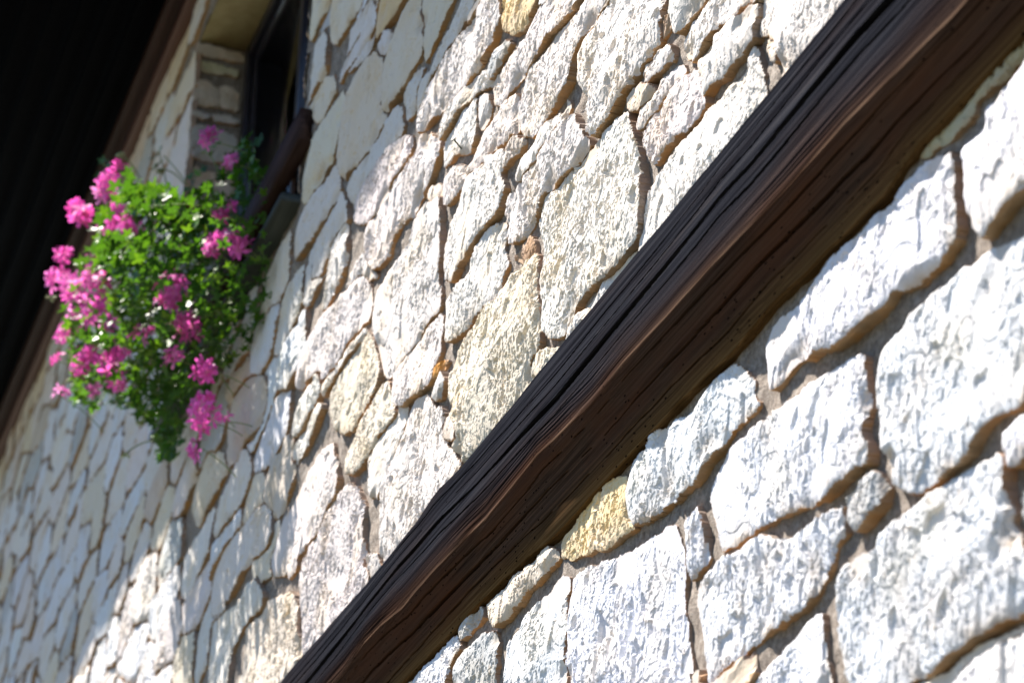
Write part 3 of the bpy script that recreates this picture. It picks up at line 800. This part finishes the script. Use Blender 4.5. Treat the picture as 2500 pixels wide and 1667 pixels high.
# ------------------------------------------------------------------ the timber
beam = thing('timber_beam', 'long dark hewn timber beam running across the stone wall, with a deep drying crack', 'beam', (-6, 0, Z0 + 2.58))
def beam_mesh():
    xs = np.concatenate([np.arange(-14.0, -7.6, 0.03), np.arange(-7.6, -2.6, 0.008), np.arange(-2.6, -1.0, 0.05)])
    topx = np.array([-14, -7.634, -6.655, -6.314, -6.173, -6.11, -5.913, -5.521, -4.156, -3.579, -1]) 
    topz = np.array([2.785, 2.792, 2.772, 2.779, 2.795, 2.797, 2.778, 2.783, 2.786, 2.790, 2.79])
    rx = np.array([-14, -6.979, -6.762, -6.584, -6.381, -6.252, -6.127, -5.83, -5.662, -5.489, -5.286, -4.92, -4.724, -4.48, -4.234, -3.95, -3.735, -3.601, -3.196, -3.105, -1])
    rz = np.array([2.545, 2.539, 2.560, 2.554, 2.535, 2.540, 2.540, 2.532, 2.520, 2.527, 2.536, 2.511, 2.523, 2.519, 2.517, 2.505, 2.504, 2.501, 2.477, 2.478, 2.48])
    lx = np.array([-14, -6.354, -6.021, -5.778, -5.266, -4.871, -4.564, -4.251, -4.086, -3.793, -3.588, -3.441, -3.032, -1])
    lz = np.array([2.38, 2.385, 2.381, 2.381, 2.350, 2.359, 2.363, 2.350, 2.366, 2.357, 2.353, 2.380, 2.379, 2.38])
    kx = np.array([-14, -7.357, -7.082, -6.731, -6.455, -6.289, -6.053, -5.758, -5.421, -5.172, -4.471, -4.308, -4.188, -4.029, -3.895, -3.711, -3.553, -3.378, -1])
    kz = np.array([2.664, 2.664, 2.668, 2.683, 2.689, 2.684, 2.680, 2.657, 2.647, 2.636, 2.651, 2.656, 2.664, 2.655, 2.660, 2.664, 2.665, 2.657, 2.66])
    zt = np.interp(xs, topx, topz) * 1.0089 + 0.003 * perlin(xs * 5, xs * 0, 3)
    zr = np.interp(xs, rx, rz) * 1.0116 + 0.0015 * perlin(xs * 9, xs * 0, 4)
    zl = np.interp(xs, lx, lz) * (1.972 / 1.95) + 0.004 * perlin(xs * 7, xs * 0, 6)
    zc = np.interp(xs, kx, kz) * 1.0095
    yr = -0.085 + 0.0015 * perlin(xs * 3, xs * 0 + 3, 7); yt = -0.072 + 0.0015 * perlin(xs * 3, xs * 0 + 9, 8)
    NA, NB = 150, 80
    ua = np.linspace(0, 1, NA); ub = np.linspace(0, 1, NB)[1:]
    # upper face: from top edge (0) to the ridge (1)
    Xa = xs[:, None] + 0 * ua[None]
    Za = zt[:, None] * (1 - ua) + zr[:, None] * ua
    bulge = 0.004 * np.sin(np.pi * ua)[None]
    Ya = yt[:, None] * (1 - ua) + yr[:, None] * ua - bulge
    vc = (zt - zc) / (zt - zr)
    L = (zt - zr)[:, None]
    def groove(off_u, width, depth, seed, waver=0.012):
        c = off_u + waver * perlin(xs * 0.6, xs * 0 + seed, seed) + 0.12 * waver * perlin(xs * 5, xs * 0, seed + 1)
        w = width * (np.clip(0.95 + 0.6 * perlin(xs * 1.3, xs * 0 + 2, seed + 2), 0.5, 1.6) if seed == 21 else np.clip(0.65 + 1.1 * perlin(xs * 0.9, xs * 0 + 2, seed + 2), 0.0, 1.7))
        d = np.abs(ua[None] - c[:, None]) * L
        k = np.clip(1 - (d / np.maximum(w[:, None], 1e-5)) ** 4, 0, 1)
        return k * depth, k
    D = 0; CR = 0
    for off_u, wd, dp, sd_, wv in ((vc, 0.0098, 0.045, 21, 0.010), (vc - 0.17, 0.0026, 0.012, 22, 0.03), (vc + 0.16, 0.0034, 0.014, 25, 0.04),
                                   (vc - 0.30, 0.0020, 0.009, 28, 0.02)):
        dd, k = groove(off_u, wd, dp, sd_, wv)
        D = np.maximum(D, dd); CR = np.maximum(CR, k * min(1.0, dp / 0.012))
    # raised lips and rough splintered band near the ridge
    bump = 0.0008 * fbm(Xa * 0.35, ua[None] * 3, 51, 2)
    fibre = 0.0005 * perlin(Xa * 0.8, ua[None] * 40 + 0.5 * perlin(Xa * 0.7, ua[None] * 3, 5), 52)
    torn = smooth(0.62, 0.85, ua)[None] * smooth(-0.15, 0.35, perlin(Xa * 1.1, ua[None] * 2, 61))
    bump = bump + fibre * (1 + 1.2 * torn) + torn * 0.0022 * perlin(Xa * 2.2, ua[None] * 32, 62)
    step = 0.003 * smooth(-0.01, 0.01, ua[None] - vc[:, None])
    Ya = Ya - bump - step * 0.6 + D
    # lower face: ridge to the stones
    Xb = xs[:, None] + 0 * ub[None]
    Zb = zr[:, None] * (1 - ub) + zl[:, None] * ub
    ylo = -0.028
    Yb = yr[:, None] * (1 - ub) + ylo * ub + 0.007 * np.sin(np.pi * ub ** 0.6)[None] + (-0.6 * 0.003 * (1 - ub))[None]
    Lb = 0.155
    Db = 0; Cb = 0
    for c0, wd, dp, s_, wv in ((0.46, 0.0042, 0.020, 71, 0.10), (0.16, 0.0022, 0.010, 72, 0.08), (0.74, 0.0026, 0.010, 73, 0.08)):
        c = c0 + wv * perlin(xs * 0.8, xs * 0 + s_, s_) + 0.01 * perlin(xs * 8, xs * 0, s_ + 1)
        w = wd * np.clip(0.7 + 1.1 * perlin(xs * 0.9, xs * 0 + 2, s_ + 2), 0, 2)
        k = np.clip(1 - (np.abs(ub[None] - c[:, None]) * Lb / np.maximum(w[:, None], 1e-5)) ** 4, 0, 1)
        Db = np.maximum(Db, k * dp); Cb = np.maximum(Cb, k)
    bb = 0.003 * fbm(Xb * 0.5, ub[None] * 2.2, 81, 2) + 0.0005 * perlin(Xb * 1.2, ub[None] * 26, 82)
    edge = np.exp(-ub / 0.05)[None]
    Yb = Yb - bb * (1 - edge) + Db - (bump[:, -1:] * edge)
    back = 0.06
    nX = len(xs)
    Xc = np.concatenate([xs[:, None], Xa, Xb, xs[:, None]], 1)
    Yc = np.concatenate([np.full((nX, 1), back), Ya, Yb, np.full((nX, 1), back)], 1)
    Zc = np.concatenate([zt[:, None] + 0.004, Za, Zb, zl[:, None] - 0.002], 1)
    m = Xc.shape[1]
    V = np.stack([Xc, Yc, Zc + Z0], -1).reshape(-1, 3)
    I = np.arange(nX * m).reshape(nX, m)
    F = np.stack([I[:-1, :-1], I[:-1, 1:], I[1:, 1:], I[1:, :-1]], -1).reshape(-1, 4)
    me = mesh_np('timber', V, F)
    set_smooth(me, False)
    R = np.concatenate([np.zeros((nX, 1)), np.tile(ua * 0.5, (nX, 1)), np.tile(0.5 + ub * 0.5, (nX, 1)), np.ones((nX, 1))], 1)
    G = np.concatenate([np.zeros((nX, 1)), np.tile(smooth(0.55, 0.95, ua), (nX, 1)) * (0.65 + 0.5 * smooth(-6.0, -6.6, xs)[:, None]) + np.tile((ua > 0.978) * 1.5, (nX, 1)), np.tile(np.exp(-ub / 0.05), (nX, 1)), np.zeros((nX, 1))], 1)
    B = np.concatenate([np.zeros((nX, 1)), CR, Cb, np.zeros((nX, 1))], 1)
    cc = np.stack([R, G, B, np.ones_like(R)], -1).astype(np.float32)
    a = me.color_attributes.new('zone', 'FLOAT_COLOR', 'POINT'); a.data.foreach_set('color', cc.ravel())
    return me
bm_ = link('timber', beam_mesh(), M_BEAM, beam, (6, 0, -(Z0 + 2.58)))

# ------------------------------------------------------------------ the eave over the wall
eave = thing('roof_eave', 'dark timber roof eave overhanging the top of the stone wall', 'eave', (-9, 0, ZT))
def in_eave(name, x0, x1, y0, y1, z0, z1, mat, b=0.0):
    o = box(name, x0, x1, y0, y1, z0, z1, mat, eave, b); o.location = (9, 0, -ZT); return o
bat = in_eave('batten', XL, XR, -0.072, 0.02, Z0 + 7.305, Z0 + 7.42, M_BATTEN, 0.010)
in_eave('batten', XL, XR, -0.150, -0.0725, Z0 + 7.345, Z0 + 7.42, M_DARKWOOD, 0.005)
yy = -0.152
EDGE = -0.985
while yy > EDGE + 0.03:
    w = 0.135
    y2 = max(yy - w, EDGE + 0.03)
    in_eave('board', XL, XR, y2 + 0.003, yy - 0.003, Z0 + 7.402 + random.uniform(-.002, .002), Z0 + 7.425, M_SOFFIT, 0.004)
    yy = y2
in_eave('fascia', XL, XR, EDGE, EDGE + 0.03, Z0 + 7.35, Z0 + 7.56, M_DARKWOOD, 0.004)
V = [(x, y, z) for x in (XL, XR) for y, z in ((-1.06, Z0 + 7.565), (3.5, Z0 + 9.2), (3.5, Z0 + 9.34), (-1.06, Z0 + 7.70))]
roof = link('roof', mesh_np('roof', V, [(0, 1, 2, 3), (4, 7, 6, 5), (0, 4, 5, 1), (1, 5, 6, 2), (2, 6, 7, 3), (3, 7, 4, 0)]), M_ROOF, eave, (9, 0, -ZT))
V, F = box_arrays(XL, XR, EDGE + 0.03, 0.5, Z0 + 7.426, Z0 + 7.55)
link('deck', mesh_np('deck', V, F), M_SOFFIT, eave, (9, 0, -ZT))

# ------------------------------------------------------------------ the window
WX = (OX0 + OX1) / 2
win = thing('window', 'black framed window set deep in the stone wall behind the flowers', 'window', (WX, 0.25, OZ0))
def in_win(name, x0, x1, y0, y1, z0, z1, mat, b=0.0, par=None):
    V, F = box_arrays(x0, x1, y0, y1, z0, z1, b)
    V = np.array(V) - np.array([WX, 0.25, OZ0])
    return link(name, mesh_np(name, V, F), mat, par or win)
fy0, fy1 = 0.235, 0.315
fw = 0.065
in_win('frame_jamb', OX0, OX0 + fw, fy0, fy1, OZ0, OZ1, M_FRAME, 0.006)
in_win('frame_jamb', OX1 - fw, OX1, fy0, fy1, OZ0, OZ1, M_FRAME, 0.006)
in_win('frame_head', OX0 + fw, OX1 - fw, fy0, fy1, OZ1 - fw, OZ1, M_FRAME, 0.006)
in_win('frame_foot', OX0 + fw, OX1 - fw, fy0, fy1, OZ0, OZ0 + fw, M_FRAME, 0.006)
in_win('mullion', WX - 0.04, WX + 0.04, fy0 + .002, fy1, OZ0 + fw, OZ1 - fw, M_FRAME, 0.006)
for a0, a1 in ((OX0 + fw, WX - 0.04), (WX + 0.04, OX1 - fw)):
    z0_, z1_ = OZ0 + fw, OZ1 - fw
    s0, s1 = 0.262, 0.312
    w = 0.055
    sash = in_win('sash', a0 + .002, a0 + w, s0, s1, z0_, z1_, M_FRAME, 0.012)
    in_win('stile', a1 - w, a1 - .002, s0, s1, z0_, z1_, M_FRAME, 0.012, sash)
    in_win('rail', a0 + w, a1 - w, s0, s1, z1_ - w, z1_ - .002, M_FRAME, 0.012, sash)
    in_win('rail', a0 + w, a1 - w, s0, s1, z0_ + .002, z0_ + w, M_FRAME, 0.012, sash)
    in_win('glass_pane', a0 + w - .01, a1 - w + .01, 0.284, 0.290, z0_ + w - .01, z1_ - w + .01, M_GLASS, 0, win)
in_win('sill', OX0 - 0.02, OX1 + 0.03, -0.085, 0.24, OZ0 - 0.012, OZ0 + 0.028, M_SILL, 0.008)
# dark room behind the panes
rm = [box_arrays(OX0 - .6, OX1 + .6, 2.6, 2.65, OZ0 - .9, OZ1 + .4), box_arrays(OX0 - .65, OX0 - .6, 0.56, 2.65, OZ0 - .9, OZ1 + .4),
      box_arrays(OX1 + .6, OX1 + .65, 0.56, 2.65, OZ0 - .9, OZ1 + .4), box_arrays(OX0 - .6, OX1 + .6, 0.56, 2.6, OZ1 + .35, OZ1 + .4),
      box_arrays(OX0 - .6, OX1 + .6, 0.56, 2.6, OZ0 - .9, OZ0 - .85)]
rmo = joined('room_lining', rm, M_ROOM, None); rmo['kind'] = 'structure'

# ------------------------------------------------------------------ board in front of the flower troughs
rail = thing('flower_rail', 'dark wooden board fixed across the window opening to hold back the flowers', 'board', (-9.2, -0.03, Z0 + 5.1))
o = box('board', -10.40, -8.035, -0.062, -0.004, Z0 + 5.060, Z0 + 5.200, M_DARKWOOD, rail, 0.0025); o.location = (9.2, 0.03, -(Z0 + 5.1))
for bx_ in (-10.2, -8.35):
    o = box('bracket', bx_, bx_ + 0.03, -0.003, 0.012, Z0 + 4.90, Z0 + 5.15, M_DARKWOOD, rail, 0.003); o.location = (9.2, 0.03, -(Z0 + 5.1))
trough = thing('flower_trough', 'dark trough of soil on the window sill under the pink geraniums', 'planter', (-9.3, 0.09, OZ0 + 0.03))
def in_tr(name, x0, x1, y0, y1, z0, z1, mat, b=0.0):
    V, F = box_arrays(x0, x1, y0, y1, z0, z1, b)
    V = np.array(V) - np.array([-9.3, 0.09, OZ0 + 0.03])
    return link(name, mesh_np(name, V, F), mat, trough)
in_tr('trough_wall', -10.35, -8.3, 0.020, 0.032, OZ0 + .029, OZ0 + .19, M_TROUGH, .003)
in_tr('trough_wall', -10.35, -8.3, 0.178, 0.190, OZ0 + .029, OZ0 + .19, M_TROUGH, .003)
in_tr('trough_end', -10.362, -10.351, 0.020, 0.190, OZ0 + .029, OZ0 + .19, M_TROUGH, .003)
in_tr('trough_end', -8.299, -8.288, 0.020, 0.190, OZ0 + .029, OZ0 + .19, M_TROUGH, .003)
in_tr('soil', -10.35, -8.3, 0.033, 0.177, OZ0 + .035, OZ0 + .165, M_SOIL, .01)

# ------------------------------------------------------------------ the trailing geraniums
ger = thing('ivy_geranium', 'mass of trailing pink ivy geraniums spilling from the window ledge', 'flowering plant', (-9.3, 0.05, OZ0 + 0.15))
GO = np.array([-9.3, 0.05, OZ0 + 0.15])

def leaf_arrays(size, seed):
    r = random.Random(seed)
    lob = 5
    pts = [(0, 0, 0.0)]
    ring = []
    n = 14
    for k in range(n):
        a = -2.45 + 4.9 * k / (n - 1)
        rad = 0.70 + 0.30 * math.cos(a * lob / 0.98 * 0.98 + 0.0) if True else 1
        rad *= 1.0 - 0.18 * (abs(a) / 2.45) + r.uniform(-.05, .05)
        ring.append((rad * math.sin(a) * size / 2, rad * math.cos(a) * size / 2))
    V = [(0, -0.05 * size, 0)]
    cup = r.uniform(0.10, 0.3)
    for x, y in ring:
        d = math.hypot(x, y) / (size / 2)
        V.append((x, y, cup * size * 0.5 * d * d + r.uniform(-.03, .03) * size))
    F = [(0, k, k + 1) for k in range(1, n)]
    return np.array(V), np.array(F)

def floret_arrays(size, seed):
    r = random.Random(seed)
    V, F, C = [], [], []
    angs = [-0.38, 0.38, 1.75, 3.14, 4.5]
    for a in angs:
        a += r.uniform(-.12, .12)
        L = size * r.uniform(0.46, 0.56); w = L * r.uniform(0.17, 0.24)
        up = L * r.uniform(-0.1, 0.35)
        ca, sa = math.cos(a), math.sin(a)
        prof = [(0.05, 0.10), (0.45, 0.75), (0.75, 1.0), (0.97, 0.55)]
        base = len(V)
        for t, ww in prof:
            for sg in (-1, 1):
                x, y = L * t, sg * w * ww
                V.append((x * ca - y * sa, x * sa + y * ca, up * t * t))
                C.append(1.0 if t < 0.2 else 0.12)
        V.append((L * 1.05 * ca, L * 1.05 * sa, up)); C.append(0.0)
        for i in range(3):
            b = base + 2 * i
            F += [(b, b + 2, b + 1), (b + 1, b + 2, b + 3)]
        F.append((base + 6, base + 8, base + 7))
    return np.array(V), np.array(F), np.array(C)

def frame_from(nrm, rs):
    n = np.asarray(nrm, float); n /= np.linalg.norm(n)
    t = rs.normal(size=3); t -= n * (t @ n); t /= np.linalg.norm(t)
    b = np.cross(n, t)
    return np.stack([t, b, n], 1)       # columns

# outline of the plant as the photograph shows it, used to keep the mass to its real extent
OUT = np.array([(235, 395), (300, 400), (330, 440), (400, 455), (440, 475), (480, 470), (530, 430), (565, 370), (600, 345), (630, 370), (645, 430), (650, 480), (640, 560),
                (665, 730), (650, 850), (600, 860), (545, 900), (530, 950), (480, 960), (440, 1060), (440, 1110), (395, 1125), (365, 1030), (300, 990),
                (235, 995), (190, 985), (180, 900), (165, 800), (150, 700), (185, 600), (215, 500)], float)
def in_outline(P, grow=0.0):
    u, v = project(P)
    return sdf_poly(np.atleast_1d(u), np.atleast_1d(v), OUT) > -grow
heads = [(284,432,1),(256,473,1.0),(210,531,1.1),(284,542,1.2),(330,547,1),(518,345,.9),(567,396,.6),(557,524,.8),(546,595,1),(592,618,1),
         (161,626,.8),(146,687,1),(207,695,1.1),(266,692,1.1),(427,708,1.1),(200,766,1),(240,735,1.1),(278,800,.9),(430,735,.9),(444,786,.9),(459,826,.8),
         (367,826,.8),(284,858,.9),(206,889,1),(289,901,1.1),(143,878,.45),(284,941,.7),(240,947,.7),(149,964,.5),(433,878,.9),(510,907,1.0),(502,1001,1.1),
         (516,1030,1.0),(490,1093,.8),(553,1024,.35),(163,815,.7),(300,560,.9),(225,640,.7),(410,690,.8),(335,815,.6),
         (178,700,.9),(232,685,1.0),(190,735,1.0),(220,790,.9),(262,765,.9),(300,520,1.0),(190,510,.8),(225,870,.9),(265,880,.9),(300,930,.8),(410,700,1.0),(445,710,1.0),
         (470,800,.8),(265,450,.9),(520,610,.8),(575,590,.8),(300,875,.8),(395,740,.7)]
def head_pos(px, py):
    t = np.clip((px - 130) / (600 - 130), 0, 1)
    X = -10.25 + 1.75 * t
    p = on_ray(px, py, X)
    if p[1] > -0.10: p = on_ray(px, py, X + (p[1] + 0.10) / 0.2)
    return p
def on_ray(px, py, X):
    v = AX @ np.array([px - CX, -(py - CY), -F_PX]); t = (X - CAM[0]) / v[0]
    return CAM + v * t
HP = np.array([head_pos(px, py) for px, py, _ in heads])
HD = np.linalg.norm(HP - CAM, axis=1)
HU = np.array([(px, py, 30 * s_ ** 0.7) for px, py, s_ in heads])
def clear_of_heads(P):
    u, v = project(P); d = np.linalg.norm(P - CAM, axis=1)
    k = np.ones(len(P), bool)
    for (hx, hy, hr), hd_ in zip(HU, HD):
        k &= ~(((u - hx) ** 2 + (v - hy) ** 2 < hr * hr) & (d < hd_ + 0.05))
    return k
rs = np.random.default_rng(5)
NL = 2300
cand = []
while len(cand) < NL:
    n = 6000
    X = rs.uniform(-10.45, -8.35, n); Y = rs.uniform(-0.66, 0.12, n); Z = Z0 + rs.uniform(4.35, 5.75, n)
    P = np.stack([X, Y, Z], 1)
    # a cushion that hangs out and down from the ledge
    q = ((Y + 0.02) / 0.62) ** 2 + ((Z - Z0 - 5.08) / np.where(Z > Z0 + 5.08, 0.62, 0.62)) ** 2 + ((X + 9.45) / 1.15) ** 4
    keep = (q < 1.0) & (q > rs.uniform(0.0, 0.95, n)) & in_outline(P)
    # nothing inside the board
    keep &= ~((Y > -0.09) & (Y < 0.03) & (Z > Z0 + 5.0) & (Z < Z0 + 5.22))
    uu, vv_ = project(P)
    keep &= ~((uu > 470) & (vv_ < 520) & (rs.random(n) > 0.45))
    keep &= clear_of_heads(P) | (rs.random(n) < 0.12)
    for p in P[keep]:
        cand.append(p)
        if len(cand) >= NL: break
cand = np.array(cand)
camd = np.linalg.norm(cand - CAM, axis=1)
# visible ones: front of the mass towards the camera
score = cand[:, 1] * 1.0 - cand[:, 0] * 0.15 + rs.uniform(0, .25, len(cand))
order = np.argsort(score)
cand = cand[order]
leaf_me = []
for k in range(8):
    V, F = leaf_arrays(0.090, 900 + k)
    me = mesh_np('leaf', V, F); me.materials.append(M_LEAF)
    a = me.color_attributes.new('tint', 'FLOAT_COLOR', 'POINT')
    a.data.foreach_set('color', np.tile(np.array([0, 0, 0, 1], np.float32), len(V)))
    leaf_me.append((me, V, F))
sunv = np.array(SUN_FROM)
fV, fF, fC, off = [], [], [], 0
for i, p in enumerate(cand):
    nrm = 0.75 * sunv + 0.35 * np.array([0.2, -1.0, 0.1]) + rs.normal(size=3) * 0.42
    Rm = frame_from(nrm, rs)
    sc = rs.uniform(0.55, 1.15)
    me, V, F = leaf_me[rs.integers(8)]
    if i < 290:
        o = bpy.data.objects.new('leaf', me)
        COL.objects.link(o); o.parent = ger
        M4 = Matrix([[*(Rm[0] * sc), p[0] - GO[0]], [*(Rm[1] * sc), p[1] - GO[1]], [*(Rm[2] * sc), p[2] - GO[2]], [0, 0, 0, 1]])
        o.matrix_local = M4
    else:
        W = (V * sc) @ Rm.T + (p - GO)
        fV.append(W); fF.append(F + off); off += len(V)
        fC.append(np.tile([rs.uniform(0, 1), 0, 0, 1], (len(V), 1)))
me = mesh_np('foliage', np.concatenate(fV), np.concatenate(fF)); me.materials.append(M_LEAF)
a = me.color_attributes.new('tint', 'FLOAT_COLOR', 'POINT'); a.data.foreach_set('color', np.concatenate(fC).astype(np.float32).ravel())
fo = link('foliage', me, None, ger); fo['kind'] = 'stuff'

# stems
def tube(pts, r, n=5):
    pts = np.asarray(pts, float)
    V, F = [], []
    for i, p in enumerate(pts):
        d = pts[min(i + 1, len(pts) - 1)] - pts[max(i - 1, 0)]
        d /= np.linalg.norm(d) + 1e-9
        a = np.cross(d, [0.3, 0.2, 1.0]); a /= np.linalg.norm(a) + 1e-9
        b = np.cross(d, a)
        for k in range(n):
            t = 2 * math.pi * k / n
            V.append(p + r * (math.cos(t) * a + math.sin(t) * b))
    for i in range(len(pts) - 1):
        for k in range(n):
            F.append((i * n + k, i * n + (k + 1) % n, (i + 1) * n + (k + 1) % n, (i + 1) * n + k))
    return np.array(V), np.array(F)
def stem(name, a, b, r, sag=0.06, parent=None, mat=None):
    a = np.array(a, float); b = np.array(b, float)
    ts = np.linspace(0, 1, 9)[:, None]
    pts = a * (1 - ts) + b * ts + np.array([0, 0, 1.0]) * (sag * 4 * ts * (1 - ts))
    V, F = tube(pts - GO, r)
    me = mesh_np(name, V, F); set_smooth(me)
    return link(name, me, mat or M_STEM, ger)
for k in range(26):
    q = cand[rs.integers(len(cand))]
    root = np.array([q[0] * 0.7 + -9.3 * 0.3, 0.10, OZ0 + 0.16])
    stem('stem', root, q, 0.0028, 0.08)

head_me = []
for k in range(4):
    hs = np.random.default_rng(40 + k)
    Vs, Fs, Cs, off = [], [], [], 0
    nf = 7 + k * 2
    for i in range(nf):
        t = hs.uniform(0, 2 * math.pi); c = hs.uniform(0.05, 1.0)
        d = np.array([math.sqrt(1 - c * c) * math.cos(t), math.sqrt(1 - c * c) * math.sin(t), c])
        V, F, C = floret_arrays(0.066, 60 + i + 20 * k)
        Rm = frame_from(d + hs.normal(size=3) * .3, hs)
        W = V @ Rm.T + d * hs.uniform(0.025, 0.058) * np.array([1.15, 1.0, 0.85])
        Vs.append(W); Fs.append(F + off); off += len(V)
        Cs.append(np.stack([np.full(len(V), hs.uniform(0, .5)), C * 0.8, 0 * C, 1 + 0 * C], 1))
    me = mesh_np('flower_head', np.concatenate(Vs), np.concatenate(Fs)); me.materials.append(M_PETAL)
    a = me.color_attributes.new('tint', 'FLOAT_COLOR', 'POINT'); a.data.foreach_set('color', np.concatenate(Cs).astype(np.float32).ravel())
    head_me.append(me)
for i, (px, py, s_) in enumerate(heads):
    p = HP[i]
    nrm = 0.55 * sunv + np.array([0.35, -0.6, 0.0]) + rs.normal(size=3) * 0.3
    Rm = frame_from(nrm, rs)
    sc = 1.14 * s_ ** 0.7
    o = bpy.data.objects.new('flower_head', head_me[i % 4] if s_ > .55 else head_me[0])
    COL.objects.link(o); o.parent = ger
    o.matrix_local = Matrix([[*(Rm[0] * sc), p[0] - GO[0]], [*(Rm[1] * sc), p[1] - GO[1]], [*(Rm[2] * sc), p[2] - GO[2]], [0, 0, 0, 1]])
    back = p + np.array([0.02, 0.10 + 0.12 * rs.random(), -0.10 + 0.05 * rs.normal()])
    stem('flower_stem', back, p - 0.01 * nrm, 0.0022, 0.015)

# bud clusters on long stalks above and beside the mass
def bud(px, py, X, base):
    p = on_ray(px, py, X)
    Vs, Fs, off = [], [], 0
    for k in range(9):
        d = rs.normal(size=3); d[2] = -abs(d[2]) * .6; d /= np.linalg.norm(d)
        V, F = tube([p + d * .004, p + d * 0.014, p + d * 0.026], 0.0034, 5)
        Vs.append(V - GO); Fs.append(F + off); off += len(V)
    me = mesh_np('bud_cluster', np.concatenate(Vs), np.concatenate(Fs)); set_smooth(me)
    link('bud_cluster', me, M_BUD, ger)
    b = on_ray(base[0], base[1], X + 0.05)
    stem('bud_stem', b, p, 0.003, 0.02)
bud(292, 373, -9.9, (350, 452)); bud(506, 372, -9.3, (540, 440)); bud(178, 525, -10.1, (225, 560)); bud(533, 468, -9.2, (535, 540))
bud(305, 1108, -9.9, (390, 1075)); bud(345, 1028, -9.8, (375, 985)); bud(125, 725, -10.2, (180, 740)); bud(570, 650, -8.9, (510, 630)); bud(545, 765, -8.9, (490, 780))
bud(172, 922, -10.2, (230, 900)); bud(395, 415, -9.7, (450, 450))
# leaves on upright shoots beside the frame
for (px, py, X) in [(605,335,-9.2),(622,350,-9.2),(590,352,-9.2),(633,345,-9.15),(600,372,-9.2),(575,400,-9.2),(580,390,-9.1),(392,366,-9.8),(388,400,-9.8),(382,408,-9.8),(377,385,-9.8),
                    (463,430,-9.4),(480,425,-9.4),(495,415,-9.4),(470,450,-9.4),(455,465,-9.4),(485,470,-9.4),(640,445,-8.9),(650,450,-8.9),(715,478,-8.6),(725,470,-8.6),(708,488,-8.6),
                    (250,395,-10.1),(245,425,-10.1),(265,408,-10.1),(640,760,-8.75),(655,770,-8.75),(630,780,-8.8),(650,790,-8.75),(620,800,-8.8),(610,830,-8.8),(625,850,-8.8),(600,810,-8.8),(640,815,-8.8),(595,850,-8.8),
                    (410,1090,-9.6),(400,1110,-9.6),(420,1120,-9.6),(415,1070,-9.6),(445,1075,-9.5),(395,1060,-9.6),(200,980,-10.2),(185,990,-10.2),(190,950,-10.2),(530,355,-9.3)]:
    p = on_ray(px, py, X)
    nrm = 0.4 * sunv + np.array([0.6, -0.7, 0.0]) + rs.normal(size=3) * 0.25
    Rm = frame_from(nrm, rs); sc = rs.uniform(0.7, 1.1)
    o = bpy.data.objects.new('shoot_leaf', leaf_me[rs.integers(8)][0])
    COL.objects.link(o); o.parent = ger
    o.matrix_local = Matrix([[*(Rm[0] * sc), p[0] - GO[0]], [*(Rm[1] * sc), p[1] - GO[1]], [*(Rm[2] * sc), p[2] - GO[2]], [0, 0, 0, 1]])
for a_, b_, X in [((610,480),(605,340),-9.2), ((470,470),(400,380),-9.6), ((410,470),(388,370),-9.75), ((640,520),(648,450),-8.95), ((300,470),(252,400),-10.0), ((590,760),(640,780),-8.85), ((600,790),(612,845),-8.85)]:
    stem('shoot', on_ray(*a_, X + .03), on_ray(*b_, X), 0.0026, 0.01)

# ------------------------------------------------------------------ nail in the wall
A = np.array([*wall_pt(1124, 363, -0.050)]); Bn = np.array([*wall_pt(1107, 340, -0.078)])
na = np.array([A[0], -0.046, A[1]]); nb_ = np.array([Bn[0], -0.078, Bn[1]])
nail = thing('nail', 'small dark green nail sticking out of a pale stone above the beam', 'nail', tuple(na))
V, F = tube([na * 0, (nb_ - na)], 0.0026, 8); me = mesh_np('shank', V, F); link('shank', me, M_NAIL, nail)
d = (nb_ - na) / np.linalg.norm(nb_ - na)
V, F = tube([(nb_ - na) - d * .001, (nb_ - na) + d * .003], 0.0068, 12)
V = np.concatenate([V, [(nb_ - na) + d * .0035]]); F = [tuple(f) for f in F]
me = bpy.data.meshes.new('nail_head'); me.from_pydata([tuple(v) for v in V], [], F + [(12 + k, 12 + (k + 1) % 12, 24) for k in range(12)] + [tuple(range(11, -1, -1))])
link('nail_head', me, M_NAIL, nail)
